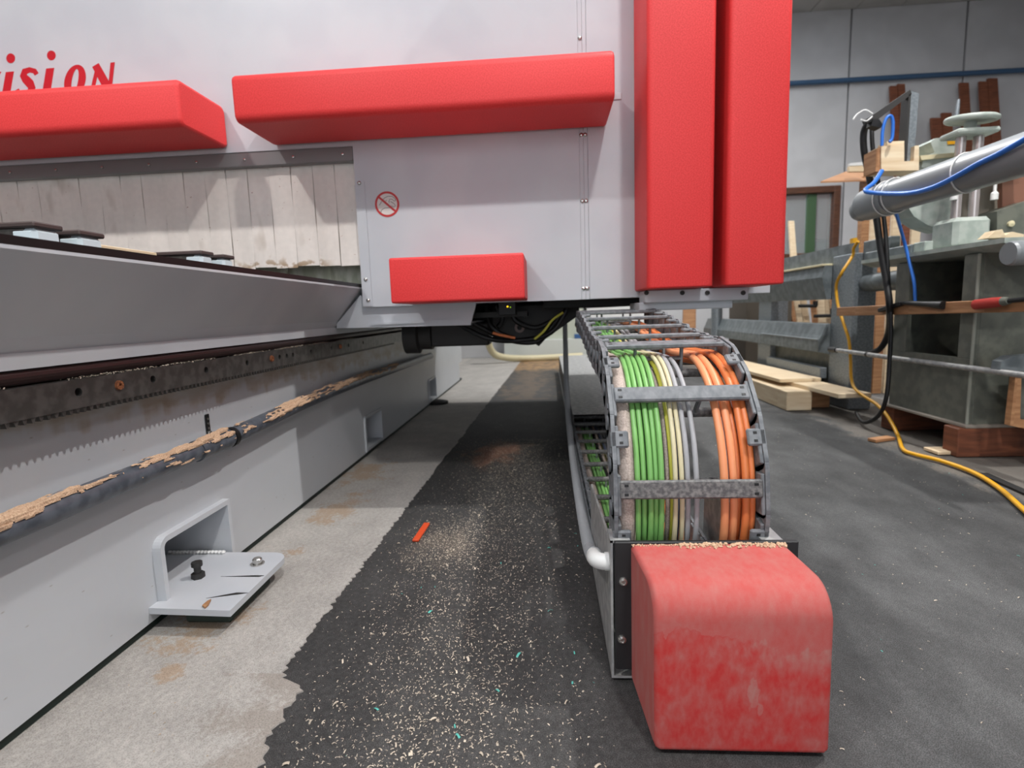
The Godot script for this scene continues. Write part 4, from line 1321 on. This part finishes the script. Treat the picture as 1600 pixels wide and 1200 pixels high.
# ---------------------------------------------------------------- machine row on the right
func build_machine_line() -> void:
	var f := thing("roller_frame", "grey steel roller table frame with posts and two long beams", "frame", Vector3(2.1, 0, -4.9))
	part(f, "post", box(Vector3(2.05, 0.0, -4.13), Vector3(2.2, 1.06, -3.85), 0.004), M.galv)
	part(f, "post", box(Vector3(2.05, 0.0, -5.5), Vector3(2.2, 0.93, -5.2), 0.004), M.galv)
	part(f, "bolt_hole", lathe([[0.022, 0.0], [0.022, 0.002], [0.0, 0.002]], px(1315, 427, 2.05), Vector3(-1, 0, 0), 14), M.black)
	part(f, "upper_beam", slab([Vector3(2.06, 1.13, -3.9), Vector3(2.1, 1.13, -3.9), Vector3(2.1, 0.92, -3.9), Vector3(2.06, 0.92, -3.9)], Vector3(0, 0, -3.2)), M.frame)
	part(f, "beam_flange", box(Vector3(1.98, 1.0, -7.1), Vector3(2.06, 1.015, -4.14), 0.003), M.cream)
	part(f, "beam_lower_web", extrude_z([[2.0, 1.0], [2.06, 1.0], [2.06, 0.76], [2.02, 0.76], [1.98, 0.92]], -4.14, -7.1), M.frame)
	part(f, "lower_beam", extrude_z([[2.06, 0.585], [2.02, 0.58], [1.99, 0.5], [1.97, 0.46], [1.97, 0.38], [2.06, 0.36]], -4.13, -7.1), M.frame)
	part(f, "beam_flange", box(Vector3(1.965, 0.465, -5.2), Vector3(2.05, 0.475, -4.14), 0.003), M.galv)
	part(f, "skirting", box(Vector3(2.1, 0.0, -5.2), Vector3(2.14, 0.36, -4.13)), M.olive)
	part(f, "near_beam", box(Vector3(2.1, 0.98, -3.85), Vector3(2.16, 1.13, -3.56), 0.004), M.frame)
	part(f, "near_roller", tube([Vector3(2.14, 0.86, -3.84), Vector3(2.14, 0.86, -3.3)], 0.06, 16), M.frame)
	# old machine: cabinet with open side, table, columns, hand wheel
	var t := thing("planing_machine", "old olive grey woodworking machine with open cabinet and hand wheel", "machine", Vector3(2.25, 0.137, -2.95))
	var st := begin()
	for q in [[1.95, 1.975, 0.15, 0.46, -3.235, -2.645], [1.95, 1.975, 0.46, 0.94, -3.235, -3.12], [1.95, 1.975, 0.46, 0.94, -2.735, -2.645], [1.975, 2.7, 0.15, 0.94, -2.67, -2.645], [1.975, 2.7, 0.15, 0.94, -3.235, -3.21], [2.68, 2.7, 0.15, 0.94, -3.21, -2.67]]:
		add_box(st, Vector3((q[0] + q[1]) / 2, (q[2] + q[3]) / 2, (q[4] + q[5]) / 2), Vector3(q[1] - q[0], q[3] - q[2], q[5] - q[4]), 0.002)
	part(t, "cabinet", st.commit(), M.olive)
	part(t, "corner_strip", box(Vector3(1.944, 0.15, -2.65), Vector3(1.956, 0.94, -2.638), 0.003), plain(Color(0.55, 0.56, 0.52), 0.5))
	part(t, "base_plate", box(Vector3(1.93, 0.137, -3.26), Vector3(2.72, 0.152, -2.62), 0.003), plain(Color(0.55, 0.52, 0.48), 0.6))
	part(t, "motor", lathe([[0.0, 0.0], [0.12, 0.0], [0.12, 0.3], [0.0, 0.3]], Vector3(2.2, 0.45, -2.95), Vector3.RIGHT, 20), M.darker)
	part(t, "table", extrude_z([[1.9, 0.965], [1.9, 0.985], [2.75, 0.985], [2.75, 0.94], [1.97, 0.94]], -3.5, -2.45), M.machine)
	part(t, "table_slide", box(Vector3(1.95, 0.985, -3.55), Vector3(2.05, 1.035, -3.12), 0.004), M.frame)
	part(t, "stop_block", box(Vector3(1.96, 0.985, -3.12), Vector3(2.02, 1.04, -3.03), 0.004), M.machine)
	part(t, "column_base", box(Vector3(2.0, 0.985, -3.06), Vector3(2.175, 1.135, -2.88), 0.02), M.machine)
	for x in [2.045, 2.128]: part(t, "column", tube([Vector3(x, 1.13, -2.95), Vector3(x, 1.53, -2.95)], 0.022, 16), plain(Color(0.72, 0.69, 0.68), 0.25, 0.6))
	part(t, "crosshead", box(Vector3(1.985, 1.525, -3.02), Vector3(2.18, 1.55, -2.88), 0.008), M.machine)
	var wheel := begin()
	var wc := Vector3(2.088, 1.605, -2.95)
	var wa := Vector3(0.05, 1, 0.12).normalized()
	var wu := wa.cross(Vector3(0, 0, 1)).normalized()
	var wv := wa.cross(wu)
	var ring := []
	for k in 33: ring.append(wc + (wu * cos(TAU * k / 32) + wv * sin(TAU * k / 32)) * 0.098)
	add_tube(wheel, ring, 0.013, 10, false)
	add_lathe(wheel, [[0.0, -0.012], [0.09, -0.008], [0.1, 0.0], [0.03, 0.01], [0.0, 0.012]], wc, wa, 24)
	add_lathe(wheel, [[0.025, -0.06], [0.025, 0.0]], wc, wa, 14)
	var wh := part(t, "hand_wheel", wheel.commit(), M.machine)
	part(wh, "crank_handle", tube([wc + Vector3(-0.085, 0.0, 0.02), wc + Vector3(-0.083, 0.045, 0.02), wc + Vector3(-0.08, 0.09, 0.02)], [0.007, 0.009, 0.006], 8), M.galv)
	# curved casting, levers, motor box
	part(t, "casting", slab_px([[1432, 300], [1500, 283], [1500, 355], [1478, 360], [1450, 352], [1428, 338], [1418, 322]], -3.1, 0.14), M.machine)
	part(t, "side_casting", slab_px([[1500, 270], [1590, 262], [1590, 372], [1550, 372], [1545, 345], [1500, 345]], -3.12, 0.14), plain(Color(0.55, 0.52, 0.47), 0.6))
	part(t, "hood", slab_px([[1454, 222], [1461, 216], [1502, 213], [1504, 262], [1440, 262], [1443, 248], [1460, 238]], -3.12, 0.2), M.machine)
	part(t, "hood_flange", slab_px([[1438, 243], [1500, 238], [1505, 243], [1440, 250]], -3.1, 0.22), M.cream)
	part(t, "warning_plate", slab_px([[1480, 219], [1503, 217], [1503, 224], [1481, 226]], -3.117, 0.004), M.yellow)
	for q in [[1491, 285, 1491, 303], [1556, 272, 1554, 303]]:
		var a := pz(q[0], q[1], -2.93)
		var b := pz(q[2], q[3], -2.93)
		var lv := begin()
		add_tube(lv, [a, b], 0.007, 8)
		add_lathe(lv, [[0.0, -0.02], [0.016, -0.02], [0.016, 0.01], [0.01, 0.018], [0.0, 0.018]], b + Vector3(0, -0.008, 0), Vector3.UP, 12)
		part(t, "lever", lv.commit(), M.white)
	part(t, "gear_cover", slab_px([[1558, 330], [1610, 312], [1610, 372], [1558, 372]], -2.9, 0.15), M.olive)
	part(t, "cover_knob", lathe([[0.012, 0.0], [0.015, 0.015], [0.0, 0.02]], pz(1577, 350, -2.9), Vector3(0, 0, 1), 12), M.cream)
	part(t, "feed_motor", lathe([[0.0, 0.0], [0.045, 0.0], [0.05, 0.01], [0.05, 0.3], [0.0, 0.3]], pz(1575, 396, -2.4), Vector3.RIGHT, 20), M.duct)
	part(t, "shelf_board", slab_px([[1545, 258], [1610, 248], [1610, 254], [1545, 263]], -2.9, 0.2), M.machine)
	part(t, "red_panel", slab_px([[1566, 268], [1612, 262], [1612, 325], [1566, 331]], -3.0, 0.03), plain(Color(0.52, 0.36, 0.29), 0.6))
	for q in [[[1543, 372], [1556, 360], [1566, 358], [1572, 371]], [[1562, 371], [1582, 362], [1600, 366], [1600, 373]]]:
		var pc := part(self, "wood_offcut", slab_px(q, -2.6, 0.06), M.pine)
		tag(pc, "%s pale offcut lying on the table of the olive machine" % ("pointed" if q[0][0] < 1550 else "flat"), "offcut", "offcuts on the machine table")
	# blocks below
	var bk := part(self, "timber_block", box(Vector3(1.9, 0.0, -2.72), Vector3(2.45, 0.137, -2.62), 0.004), M.redwood)
	tag(bk, "reddish timber block under the corner of olive machine cabinet", "timber block")
	var bk2 := part(self, "timber_block", box(Vector3(1.95, 0.0, -3.3), Vector3(2.4, 0.137, -3.19), 0.004), M.redwood)
	tag(bk2, "dark timber block under the far end of olive cabinet", "timber block")
	# neighbouring drill stand at the edge of the frame
	var dsn := thing("side_cabinet", "small wooden side cabinet with grey drawer right of olive machine", "cabinet", Vector3(2.2, 0.0, -2.35))
	part(dsn, "frame", slab_px([[1590, 560], [1597, 558], [1594, 655], [1700, 672], [1700, 690], [1578, 665]], -2.45, 0.03), M.oak)
	part(dsn, "body", slab_px([[1595, 575], [1720, 575], [1720, 668], [1591, 655]], -2.5, 0.06), M.olive)
	part(dsn, "hood", slab_px([[1562, 580], [1565, 565], [1580, 557], [1720, 545], [1720, 580]], -2.42, 0.05), M.frame)
	part(dsn, "leg", box(Vector3(2.1, 0.0, -2.5), Vector3(2.16, 0.22, -2.44), 0.003), M.galv)
	# bar clamped along the machine, with clamps
	var y0 := 0.70
	var bar := part(self, "wooden_bar", box_between(px(1312, 487, 1.9), px(1640, 475, 1.9), 0.04, 0.055, 0.003), M.oak)
	tag(bar, "long brown wooden bar clamped across the front of olive machine", "wooden bar")
	var c1 := thing("bar_clamp", "black metal bar clamp lying on the wooden bar", "clamp", px(1420, 478, 1.89))
	part(c1, "jaw", box_between(px(1375, 485, 1.87), px(1410, 474, 1.87), 0.03, 0.022, 0.004), M.black)
	part(c1, "screw_handle", tube([px(1408, 473, 1.87), px(1445, 475, 1.87), px(1474, 477, 1.87)], [0.01, 0.013, 0.02], 12), M.black)
	var c2 := thing("screw_clamp", "screw clamp with worn red handle lying on the wooden bar", "clamp", px(1550, 472, 1.87))
	part(c2, "handle", tube([px(1525, 476, 1.86), px(1550, 473, 1.86), px(1568, 471, 1.86)], [0.022, 0.022, 0.019], 14), plain(Color(0.68, 0.2, 0.17), 0.55))
	part(c2, "ferrule", tube([px(1568, 471, 1.86), px(1577, 470, 1.86)], [0.019, 0.014], 12), M.olive)
	part(c2, "spindle", tube([px(1577, 470, 1.86), px(1640, 464, 1.86)], 0.01, 10), M.black)
	var rod := thing("steel_rod", "long light grey steel rod held level in front of olive cabinet", "rod", px(1450, 565, 1.91))
	part(rod, "rod", tube([px(1300, 546, 1.91), px(1400, 560, 1.91), px(1660, 594, 1.91)], 0.0135, 12), M.alu)
	part(rod, "end_cap", tube([px(1297, 546, 1.91), px(1308, 547, 1.91)], 0.018, 12), M.black)
	part(rod, "band", tube([px(1354, 553.5, 1.91), px(1357, 554, 1.91)], 0.0145, 12), M.black)
	# extraction duct with cable and ties
	var du := thing("extraction_duct", "thick grey extraction duct with rounded end above the machine table", "duct", Vector3(1.7, 1.17, -2.4))
	var a := px(1368, 316, 1.7)
	var b := px(1660, 222, 1.7)
	var d := (b - a).normalized()
	part(du, "duct", tube([a, b], 0.076, 24), M.duct)
	part(du, "end_socket", tube([a - d * 0.09, a - d * 0.07, a + d * 0.16], [0.06, 0.08, 0.081], 24), M.duct)
	part(du, "end_cap", tube([a - d * 0.16 + Vector3(0, -0.02, 0), a - d * 0.14 + Vector3(0, -0.02, 0), a - d * 0.08], [0.045, 0.058, 0.06], 20), M.duct)
	for u in [0.1, 0.17, 0.62]:
		var rg := []
		var cc: Vector3 = a + d * float(u)
		var q1 := d.cross(Vector3.UP).normalized()
		var q2 := d.cross(q1)
		for k in 25: rg.append(cc + (q1 * cos(TAU * k / 24) + q2 * sin(TAU * k / 24)) * (0.084 if u < 0.2 else 0.0785) + d * 0.02 * cos(TAU * k / 24))
		part(du, "cable_tie", tube(rg, 0.003, 6, false), M.white)
	var bl := []
	for q in [[1378, 267, 1.72], [1366, 285, 1.66], [1352, 298, 1.6], [1375, 302, 1.615], [1420, 302, 1.615], [1460, 292, 1.615], [1500, 272, 1.612], [1530, 255, 1.612], [1565, 238, 1.612], [1640, 195, 1.612]]: bl.append(px(q[0], q[1], q[2]))
	var bc := part(self, "blue_cable", tube(smooth(bl, 8), 0.0105, 10), M.blue)
	tag(bc, "bright blue air hose tied along the thick grey duct", "hose")
	var b2 := []
	for q in [[1397, 322, 1.7], [1405, 350, 1.8], [1413, 378, 1.88], [1421, 410, 1.9], [1428, 440, 1.9], [1430, 472, 1.9]]: b2.append(px(q[0], q[1], q[2]))
	var bc2 := part(self, "blue_cable", tube(smooth(b2, 8), 0.008, 10), M.blue)
	tag(bc2, "blue hose hanging from the duct in front of open cabinet", "hose")
	# black hoses
	for h in [["thick black hose hanging from steel arm down past the wooden bar", 0.017, [[1360, 188, 1.75], [1350, 205, 1.75], [1350, 235, 1.76], [1358, 275, 1.8], [1368, 330, 1.82], [1376, 390, 1.84], [1385, 440, 1.85], [1390, 480, 1.85], [1388, 520, 1.94], [1375, 545, 1.94], [1355, 553, 1.95]]], ["slimmer black hose hanging beside the thick black hose to floor", 0.011, [[1362, 190, 1.8], [1363, 225, 1.8], [1368, 260, 1.82], [1378, 320, 1.85], [1384, 370, 1.86], [1388, 440, 1.86], [1392, 500, 1.86], [1390, 560, 1.86], [1385, 620, 1.84], [1372, 650, 1.84], [1350, 660, 1.84], [1338, 645, 1.9]]]]:
		var hp := []
		for q in h[2]: hp.append(px(q[0], q[1], q[2]))
		var ho := part(self, "black_hose", tube(smooth(hp, 6), h[1], 12), M.black)
		tag(ho, h[0], "hose")
	# yellow cord
	var yc := []
	for q in [[1341, 377], [1334, 388], [1332, 400]]: yc.append(px(q[0], q[1], 2.02))
	for q in [[1316, 425], [1307, 445], [1309, 475], [1318, 505], [1326, 530], [1329, 560], [1330, 590], [1336, 607], [1350, 619]]: yc.append(px(q[0], q[1], 1.945 if q[1] < 600 else 1.93))
	for q in [[1370, 632, 1.925], [1385, 648, 1.915], [1396, 666, 1.9]]: yc.append(px(q[0], q[1], q[2]))
	for q in [[1404, 683], [1411, 702], [1430, 710], [1470, 720], [1520, 738], [1560, 762], [1600, 797], [1660, 850]]: yc.append(fl(q[0], q[1], 0.012))
	var cord := thing("extension_cord", "yellow extension cord hanging from post and snaking over the floor", "cord", Vector3(1.8, 0, -2.6))
	part(cord, "cord", tube(smooth(yc, 8), 0.0095, 10), M.yellow)
	part(cord, "plug", slab_px([[1333, 372], [1339, 371], [1344, 385], [1340, 392], [1332, 390]], -4.05, 0.04), M.yellow)
	# steel arm, timber holder, shelf
	var arm := thing("hose_bracket", "steel angle arm with slanting brace carrying the black hoses", "bracket", pz(1425, 250, -3.1))
	part(arm, "upright", slab_px([[1424, 142], [1436, 146], [1428, 251], [1415, 252]], -3.1, 0.04), M.galv)
	part(arm, "upright_flange", slab_px([[1420, 148], [1424, 142], [1417, 252], [1413, 252]], -3.09, 0.06), M.dark)
	part(arm, "brace", slab_px([[1352, 187], [1366, 178], [1422, 140], [1425, 147], [1370, 188], [1354, 192]], -3.09, 0.03), M.dark)
	part(arm, "hose_clip", slab_px([[1364, 186], [1374, 186], [1380, 196], [1376, 200], [1362, 196]], -3.08, 0.05), M.black)
	var ft := begin()
	for q in [[[1363, 178], [1352, 172], [1340, 178], [1333, 187]], [[1363, 182], [1354, 189], [1345, 187]]]:
		var pts := []
		for e in q: pts.append(pz(e[0], e[1], -3.08))
		add_tube(ft, smooth(pts, 5), 0.004, 6)
	part(arm, "loose_tie", ft.commit(), M.white)
	var hd := thing("timber_holder", "pale timber block holder at the foot of steel arm", "timber holder", pz(1400, 266, -3.1))
	part(hd, "block", slab_px([[1377, 228], [1413, 226], [1413, 252], [1436, 251], [1436, 266], [1377, 267]], -3.07, 0.12), M.pine)
	part(hd, "cheek", slab_px([[1369, 233], [1377, 229], [1377, 268], [1368, 268]], -3.08, 0.11), M.oak)
	part(hd, "top_piece", slab_px([[1386, 221], [1413, 220], [1413, 227], [1386, 228]], -3.09, 0.08), M.pine)
	part(hd, "tongue", slab_px([[1429, 228], [1436, 227], [1436, 252], [1428, 252]], -3.07, 0.05), M.pine)
	var lp := []
	for q in [[1378, 228], [1379, 205], [1384, 187], [1391, 181], [1395, 190], [1394, 215], [1390, 222]]: lp.append(pz(q[0], q[1], -3.05))
	var l2 := part(self, "blue_loop", tube(smooth(lp, 6), 0.008, 8), M.blue)
	tag(l2, "small loop of blue hose rising above the timber holder", "hose")
	var shf := thing("plywood_shelf", "brown plywood shelf board with pale front edge beside black hoses", "shelf", at_y(pz(1356, 285, -4.6), 0))
	part(shf, "board", slab([pz(1282, 286, -4.55), pz(1362, 283, -4.55), pz(1362, 268, -4.9), pz(1327, 268, -4.9)], Vector3(0, 0.012, 0)), M.oak)
	part(shf, "edge", slab_px([[1327, 260], [1352, 259], [1352, 268], [1327, 268]], -4.5, 0.03), M.pine)
	part(shf, "paper", slab_px([[1328, 255], [1350, 253], [1350, 258], [1328, 259]], -4.5, 0.03), M.white)
	part(shf, "support_post", slab([Vector3(pz(1350, 300, -4.6).x, 0, -4.6), Vector3(pz(1362, 300, -4.6).x, 0, -4.6), pz(1362, 275, -4.6), pz(1350, 275, -4.6)], Vector3(0, 0, -0.06)), M.oak)
	# boards behind the machine
	var bi := 0
	for q in [[1362, 1372, 318, M.pine], [1378, 1392, 322, M.oak], [1396, 1410, 330, M.pine], [1412, 1424, 326, M.redwood], [1426, 1440, 335, M.pine]]:
		var bb := part(self, "board", slab([at_y(pz(q[0], 330, -4.5), 0.0), at_y(pz(q[1], 330, -4.5), 0.0), pz(q[1], q[2], -4.7), pz(q[0], q[2], -4.7)], Vector3(0, 0.0, -0.03)), q[3])
		bi += 1
		tag(bb, "%s board from the steel arm, standing upright behind the machine" % ["first", "second", "third", "fourth", "fifth"][bi - 1], "board", "boards behind the machine")
	# planks on the floor
	var p1 := part(self, "timber_beam", box(Vector3(1.64, 0.0, -5.9), Vector3(1.81, 0.135, -3.85), 0.004), M.pine)
	tag(p1, "thick pale timber beam on the floor under loose boards", "timber beam")
	var p2 := part(self, "plank", box_between(Vector3(1.75, 0.178, -6.3), Vector3(1.84, 0.178, -4.1), 0.3, 0.025, 0.002), M.pine)
	tag(p2, "wide pale plank with knot lying on the timber beam", "plank")
	var p3 := part(self, "plank", box_between(Vector3(1.84, 0.15, -4.9), Vector3(1.92, 0.15, -3.53), 0.21, 0.028, 0.002), M.pine)
	tag(p3, "shorter pale plank jutting out past the end of the timber beam", "plank")
	var p4 := part(self, "timber_block", box(Vector3(1.83, 0.0, -4.3), Vector3(1.98, 0.135, -3.95), 0.004), M.oak)
	tag(p4, "short brown timber block supporting the shorter pale plank", "timber block")
	var p5 := part(self, "batten", box(Vector3(2.0, 0.18, -5.15), Vector3(2.05, 0.26, -4.15), 0.003), M.galv)
	tag(p5, "grey batten lying along the foot of roller frame", "batten")
	var p6 := part(self, "wood_offcut", box_between(fl(1362, 688, 0.008), fl(1392, 684, 0.008), 0.05, 0.016, 0.002), M.oak)
	tag(p6, "small reddish wood offcut on the floor beside the yellow cord", "offcut")
	var p7 := part(self, "wood_offcut", box_between(fl(1462, 700, 0.01), fl(1486, 708, 0.01), 0.12, 0.015, 0.002), M.pine)
	tag(p7, "flat pale offcut lying beside the reddish timber block", "offcut")
	var p8 := part(self, "floor_strip", box_between(fl(1536, 740, 0.004), fl(1640, 786, 0.004), 0.035, 0.008, 0.001), M.darker)
	tag(p8, "dark flat metal strip on the floor beyond the yellow cord", "strip")

# ---------------------------------------------------------------- things far behind
func build_background() -> void:
	# long boards leaning on the wall
	var tw := 0
	for q in [[1391, 1402, 134, 1390], [1403, 1414, 131, 1402], [1455, 1471, 184, 1450], [1472, 1487, 176, 1470], [1500, 1514, 129, 1506], [1531, 1543, 127, 1534], [1544, 1559, 122, 1548]]:
		var top0 := pz(q[0], q[2], -8.85)
		var top1 := pz(q[1], q[2], -8.85)
		var wdt := top1.x - top0.x
		var o := part(self, "leaning_board", slab([Vector3(top0.x + 0.1, 0, -8.3), Vector3(top0.x + 0.1 + wdt, 0, -8.3), top1, top0], Vector3(0, 0, -0.04)), M.redwood)
		tw += 1
		tag(o, "%s tall reddish-brown board from the window, leaning on far wall" % ["first", "second", "third", "fourth", "fifth", "sixth", "seventh"][tw - 1], "board", "tall boards leaning on the far wall")
	# stock of boards behind the roller frame
	var cols := [M.oak, M.redwood, M.pine, M.oak, M.pine, M.pine, M.oak, M.pine, M.pine, M.oak]
	var xx := 1212.0
	for k in 10:
		var w := [6, 9, 11, 6, 9, 10, 8, 12, 9, 10][k] as float
		var z := -6.6 - 0.05 * (k % 3)
		var a := pz(xx, 500, z)
		var b := pz(xx + w, 500, z)
		var lean := -0.05 if k < 6 else 0.0
		var o := part(self, "stock_board", slab([at_y(a, 0.0) + Vector3(0.08, 0, 0), at_y(b, 0.0) + Vector3(0.08, 0, 0), at_y(b, 0.93) + Vector3(lean, 0, -0.1), at_y(a, 0.93) + Vector3(lean, 0, -0.1)], Vector3(0, 0, -0.03)), cols[k])
		tag(o, "%s sawn board counted from the far post, upright behind roller frame" % ["first", "second", "third", "fourth", "fifth", "sixth", "seventh", "eighth", "ninth", "tenth"][k], "board", "stock boards behind the roller frame")
		xx += w + 1.0
	var lean2 := part(self, "stock_board", slab([at_y(pz(1248, 480, -7.4), 0.0), at_y(pz(1260, 480, -7.4), 0.0), pz(1241, 345, -7.9), pz(1233, 345, -7.9)], Vector3(0, 0, -0.04)), M.pine)
	tag(lean2, "tall pale board leaning in front of the brown-framed window", "board")
	for q in [[1248, 478, 1276, 478, 1274, 470, "higher"], [1272, 494, 1303, 493, 1301, 482, "lower"]]:
		var t := thing("quick_clamp", "%s of two black clamps gripping the stock boards behind roller frame" % q[6], "clamp", pz(q[0], q[1], -6.58), "clamps among the stock boards")
		part(t, "bar", tube([pz(q[0], q[1], -6.58), pz(q[2], q[3], -6.58)], 0.02, 8), M.black)
		part(t, "jaw", tube([pz(q[2] - 2, q[3], -6.58), pz(q[4], q[5], -6.58)], 0.028, 8), M.black)
	var lw := part(self, "lumber_stack", box(Vector3(2.3, 0.0, -5.6), Vector3(2.9, 0.5, -4.75), 0.005), M.redwood)
	tag(lw, "dark stack of lumber stored below the roller frame", "lumber")
	# brown cabinet, post and leaning panel seen past the chain
	var cab := thing("brown_cabinet", "dull brown cabinet beyond the chain, left of the roller frame", "cabinet", Vector3(2.4, 0, -6.6))
	part(cab, "carcass", box(Vector3(2.25, 0.02, -7.0), Vector3(2.75, 0.95, -6.4), 0.004), plain(Color(0.36, 0.33, 0.29), 0.6))
	part(cab, "plinth", box(Vector3(2.27, 0.0, -6.98), Vector3(2.73, 0.03, -6.42)), M.darker)
	var gp := part(self, "round_post", tube([Vector3(1.98, 0, -6.6), Vector3(1.98, 1.3, -6.6)], 0.062, 16), M.galv)
	tag(gp, "round galvanised post standing beside the dull brown cabinet", "post")
	var lb := part(self, "veneer_sheet", slab([Vector3(1.72, 0, -7.2), Vector3(1.9, 0, -7.2), Vector3(1.95, 1.2, -7.4), Vector3(1.8, 1.2, -7.4)], Vector3(0, 0, -0.03)), M.oak)
	tag(lb, "narrow brown panel leaning beside the round galvanised post", "panel")
	var wb := thing("white_cabinet", "low whitish cabinet at the far end beneath the gantry", "cabinet", Vector3(0.3, 0, -8.6))
	part(wb, "carcass", box(Vector3(-0.7, 0.02, -8.95), Vector3(1.5, 0.3, -8.5), 0.004), plain(Color(0.8, 0.82, 0.8), 0.5))
	part(wb, "door", box(Vector3(-0.55, 0.3, -8.95), Vector3(0.55, 1.1, -8.62), 0.004), plain(Color(0.72, 0.74, 0.68), 0.5))
	part(wb, "white_side", box(Vector3(0.6, 0.3, -8.95), Vector3(1.5, 1.2, -8.6), 0.004), M.white)
	var wc := part(self, "workshop_crate", box(Vector3(0.4, 0.3, -8.58), Vector3(0.78, 0.37, -8.5), 0.004), plain(Color(0.2, 0.36, 0.56), 0.5))
	tag(wc, "small blue crate on the low whitish cabinet at far end", "crate")
	var hp := []
	for q in [[775, 500, -7.8], [763, 525, -7.8], [768, 548, -7.9], [785, 558, -8.0], [830, 560, -8.2], [910, 556, -8.3]]: hp.append(pz(q[0], q[1], q[2]))
	var hz := part(self, "suction_hose", tube(smooth(hp, 6), 0.05, 12), M.cream)
	tag(hz, "beige suction hose curling down to floor at the far end", "hose")

# ---------------------------------------------------------------- litter
func build_litter() -> void:
	var os := part(self, "orange_strip", box_between(fl(649, 845, 0.004), fl(667, 818, 0.004), 0.022, 0.008, 0.002), plain(Color(0.86, 0.32, 0.16), 0.5))
	tag(os, "orange plastic strip lying on the dark asphalt among chips", "strip")
	var sp := part(self, "wood_splinter", slab([fl(316, 948, 0.064), fl(324, 941, 0.064), fl(330, 938, 0.064), fl(326, 946, 0.064), fl(321, 951, 0.064)], Vector3(0, 0.004, 0)), M.oak)
	tag(sp, "small wood splinter lying on the white foot plate", "splinter")
	# chips: one small curled shaving, many copies
	var st := begin()
	var P := []
	for k in 4:
		var u := k / 3.0
		P.append([Vector3(-0.004 + 0.008 * u, 0.0012 * sin(PI * u) + 0.0004, -0.0013), Vector3(-0.004 + 0.008 * u, 0.0018 * sin(PI * u) + 0.0004, 0.0013)])
	for k in 3: quad(st, P[k][0], P[k][1], P[k + 1][1], P[k + 1][0])
	var chip := st.commit()
	var r := RandomNumberGenerator.new()
	r.seed = 5
	var xf := []
	var cl := []
	var put := func(x: float, z: float, s: float, c: Color, y: float):
		var b := Basis.from_euler(Vector3(r.randf_range(-0.2, 0.2), r.randf() * TAU, r.randf_range(-0.2, 0.2))).scaled(Vector3(s * r.randf_range(0.5, 1.3), s, s * r.randf_range(0.6, 1.5)))
		xf.append(Transform3D(b, Vector3(x, y, z)))
		cl.append(c)
	var pale := func() -> Color:
		var k := r.randf_range(0.55, 1.1)
		return Color(0.62 * k, 0.53 * k, 0.42 * k)
	var n := 0
	while n < 15000:
		var z := -0.55 - 2.6 * pow(r.randf(), 1.3)
		var x := -0.24 - 0.03 * (z + 0.8) + r.randfn(0, 0.15)
		if x > 0.1 or x < edge_x(z) + 0.01: continue
		put.call(x, z, r.randf_range(0.2, 0.9) * (1.4 if r.randf() < 0.05 else 0.75), pale.call(), -0.002)
		n += 1
	for k in 1500: put.call(-0.36 + r.randfn(0, 0.07), -1.7 + r.randfn(0, 0.11), r.randf_range(0.3, 0.75), pale.call(), -0.002)
	for k in 1500:
		var kk := r.randf_range(0.6, 1.0)
		put.call(-0.3 + r.randfn(0, 0.11), -2.8 + r.randfn(0, 0.22), r.randf_range(0.3, 0.7), Color(0.5 * kk, 0.34 * kk, 0.24 * kk), -0.002)
	for k in 1600:
		var z := -0.5 - 3.6 * r.randf()
		var x := r.randf_range(-0.5, 1.9)
		if x > 0.09 and x < 0.47: continue
		if x < edge_x(z): continue
		put.call(x, z, r.randf_range(0.25, 0.8), pale.call() if r.randf() < 0.96 else Color(0.1, 0.42, 0.36), -0.002)
	for k in 90: put.call(r.randf_range(-0.5, 0.08), -0.55 - 1.5 * r.randf(), r.randf_range(0.9, 1.7), pale.call() if r.randf() < 0.86 else Color(0.1, 0.42, 0.36), -0.002)
	for k in 220: put.call(r.randf_range(-0.97, -0.6), -0.6 - 2.2 * r.randf(), r.randf_range(0.2, 0.6), Color(0.5, 0.38, 0.26), 0.001)
	for k in 1500:
		var bz := Basis.from_euler(Vector3(r.randf_range(-0.9, 0.9), r.randf() * TAU, r.randf_range(-0.9, 0.9))).scaled(Vector3.ONE * r.randf_range(0.3, 0.8))
		var run := lerpf(-0.5, -2.6, r.randf())
		if sin(run * 9.0) + sin(run * 23.0 + 1.0) < r.randf_range(-1.6, 1.0): continue
		xf.append(Transform3D(bz, Vector3(-0.929 + r.randf() * 0.009, 0.6485 + 0.0025 * r.randf(), run)))
		cl.append(pale.call())
	var mm := MultiMesh.new()
	mm.transform_format = MultiMesh.TRANSFORM_3D
	mm.use_colors = true
	mm.mesh = chip
	mm.instance_count = xf.size()
	for i in xf.size():
		mm.set_instance_transform(i, xf[i])
		mm.set_instance_color(i, cl[i])
	var mi := MultiMeshInstance3D.new()
	mi.name = numbered("wood_chips")
	mi.multimesh = mm
	var cm := plain(Color.WHITE, 0.85)
	cm.vertex_color_use_as_albedo = true
	mi.material_override = cm
	add_child(mi)
	tag(mi, "pale wood chips and shavings scattered over dark asphalt and rack", "wood chips", "", "stuff")
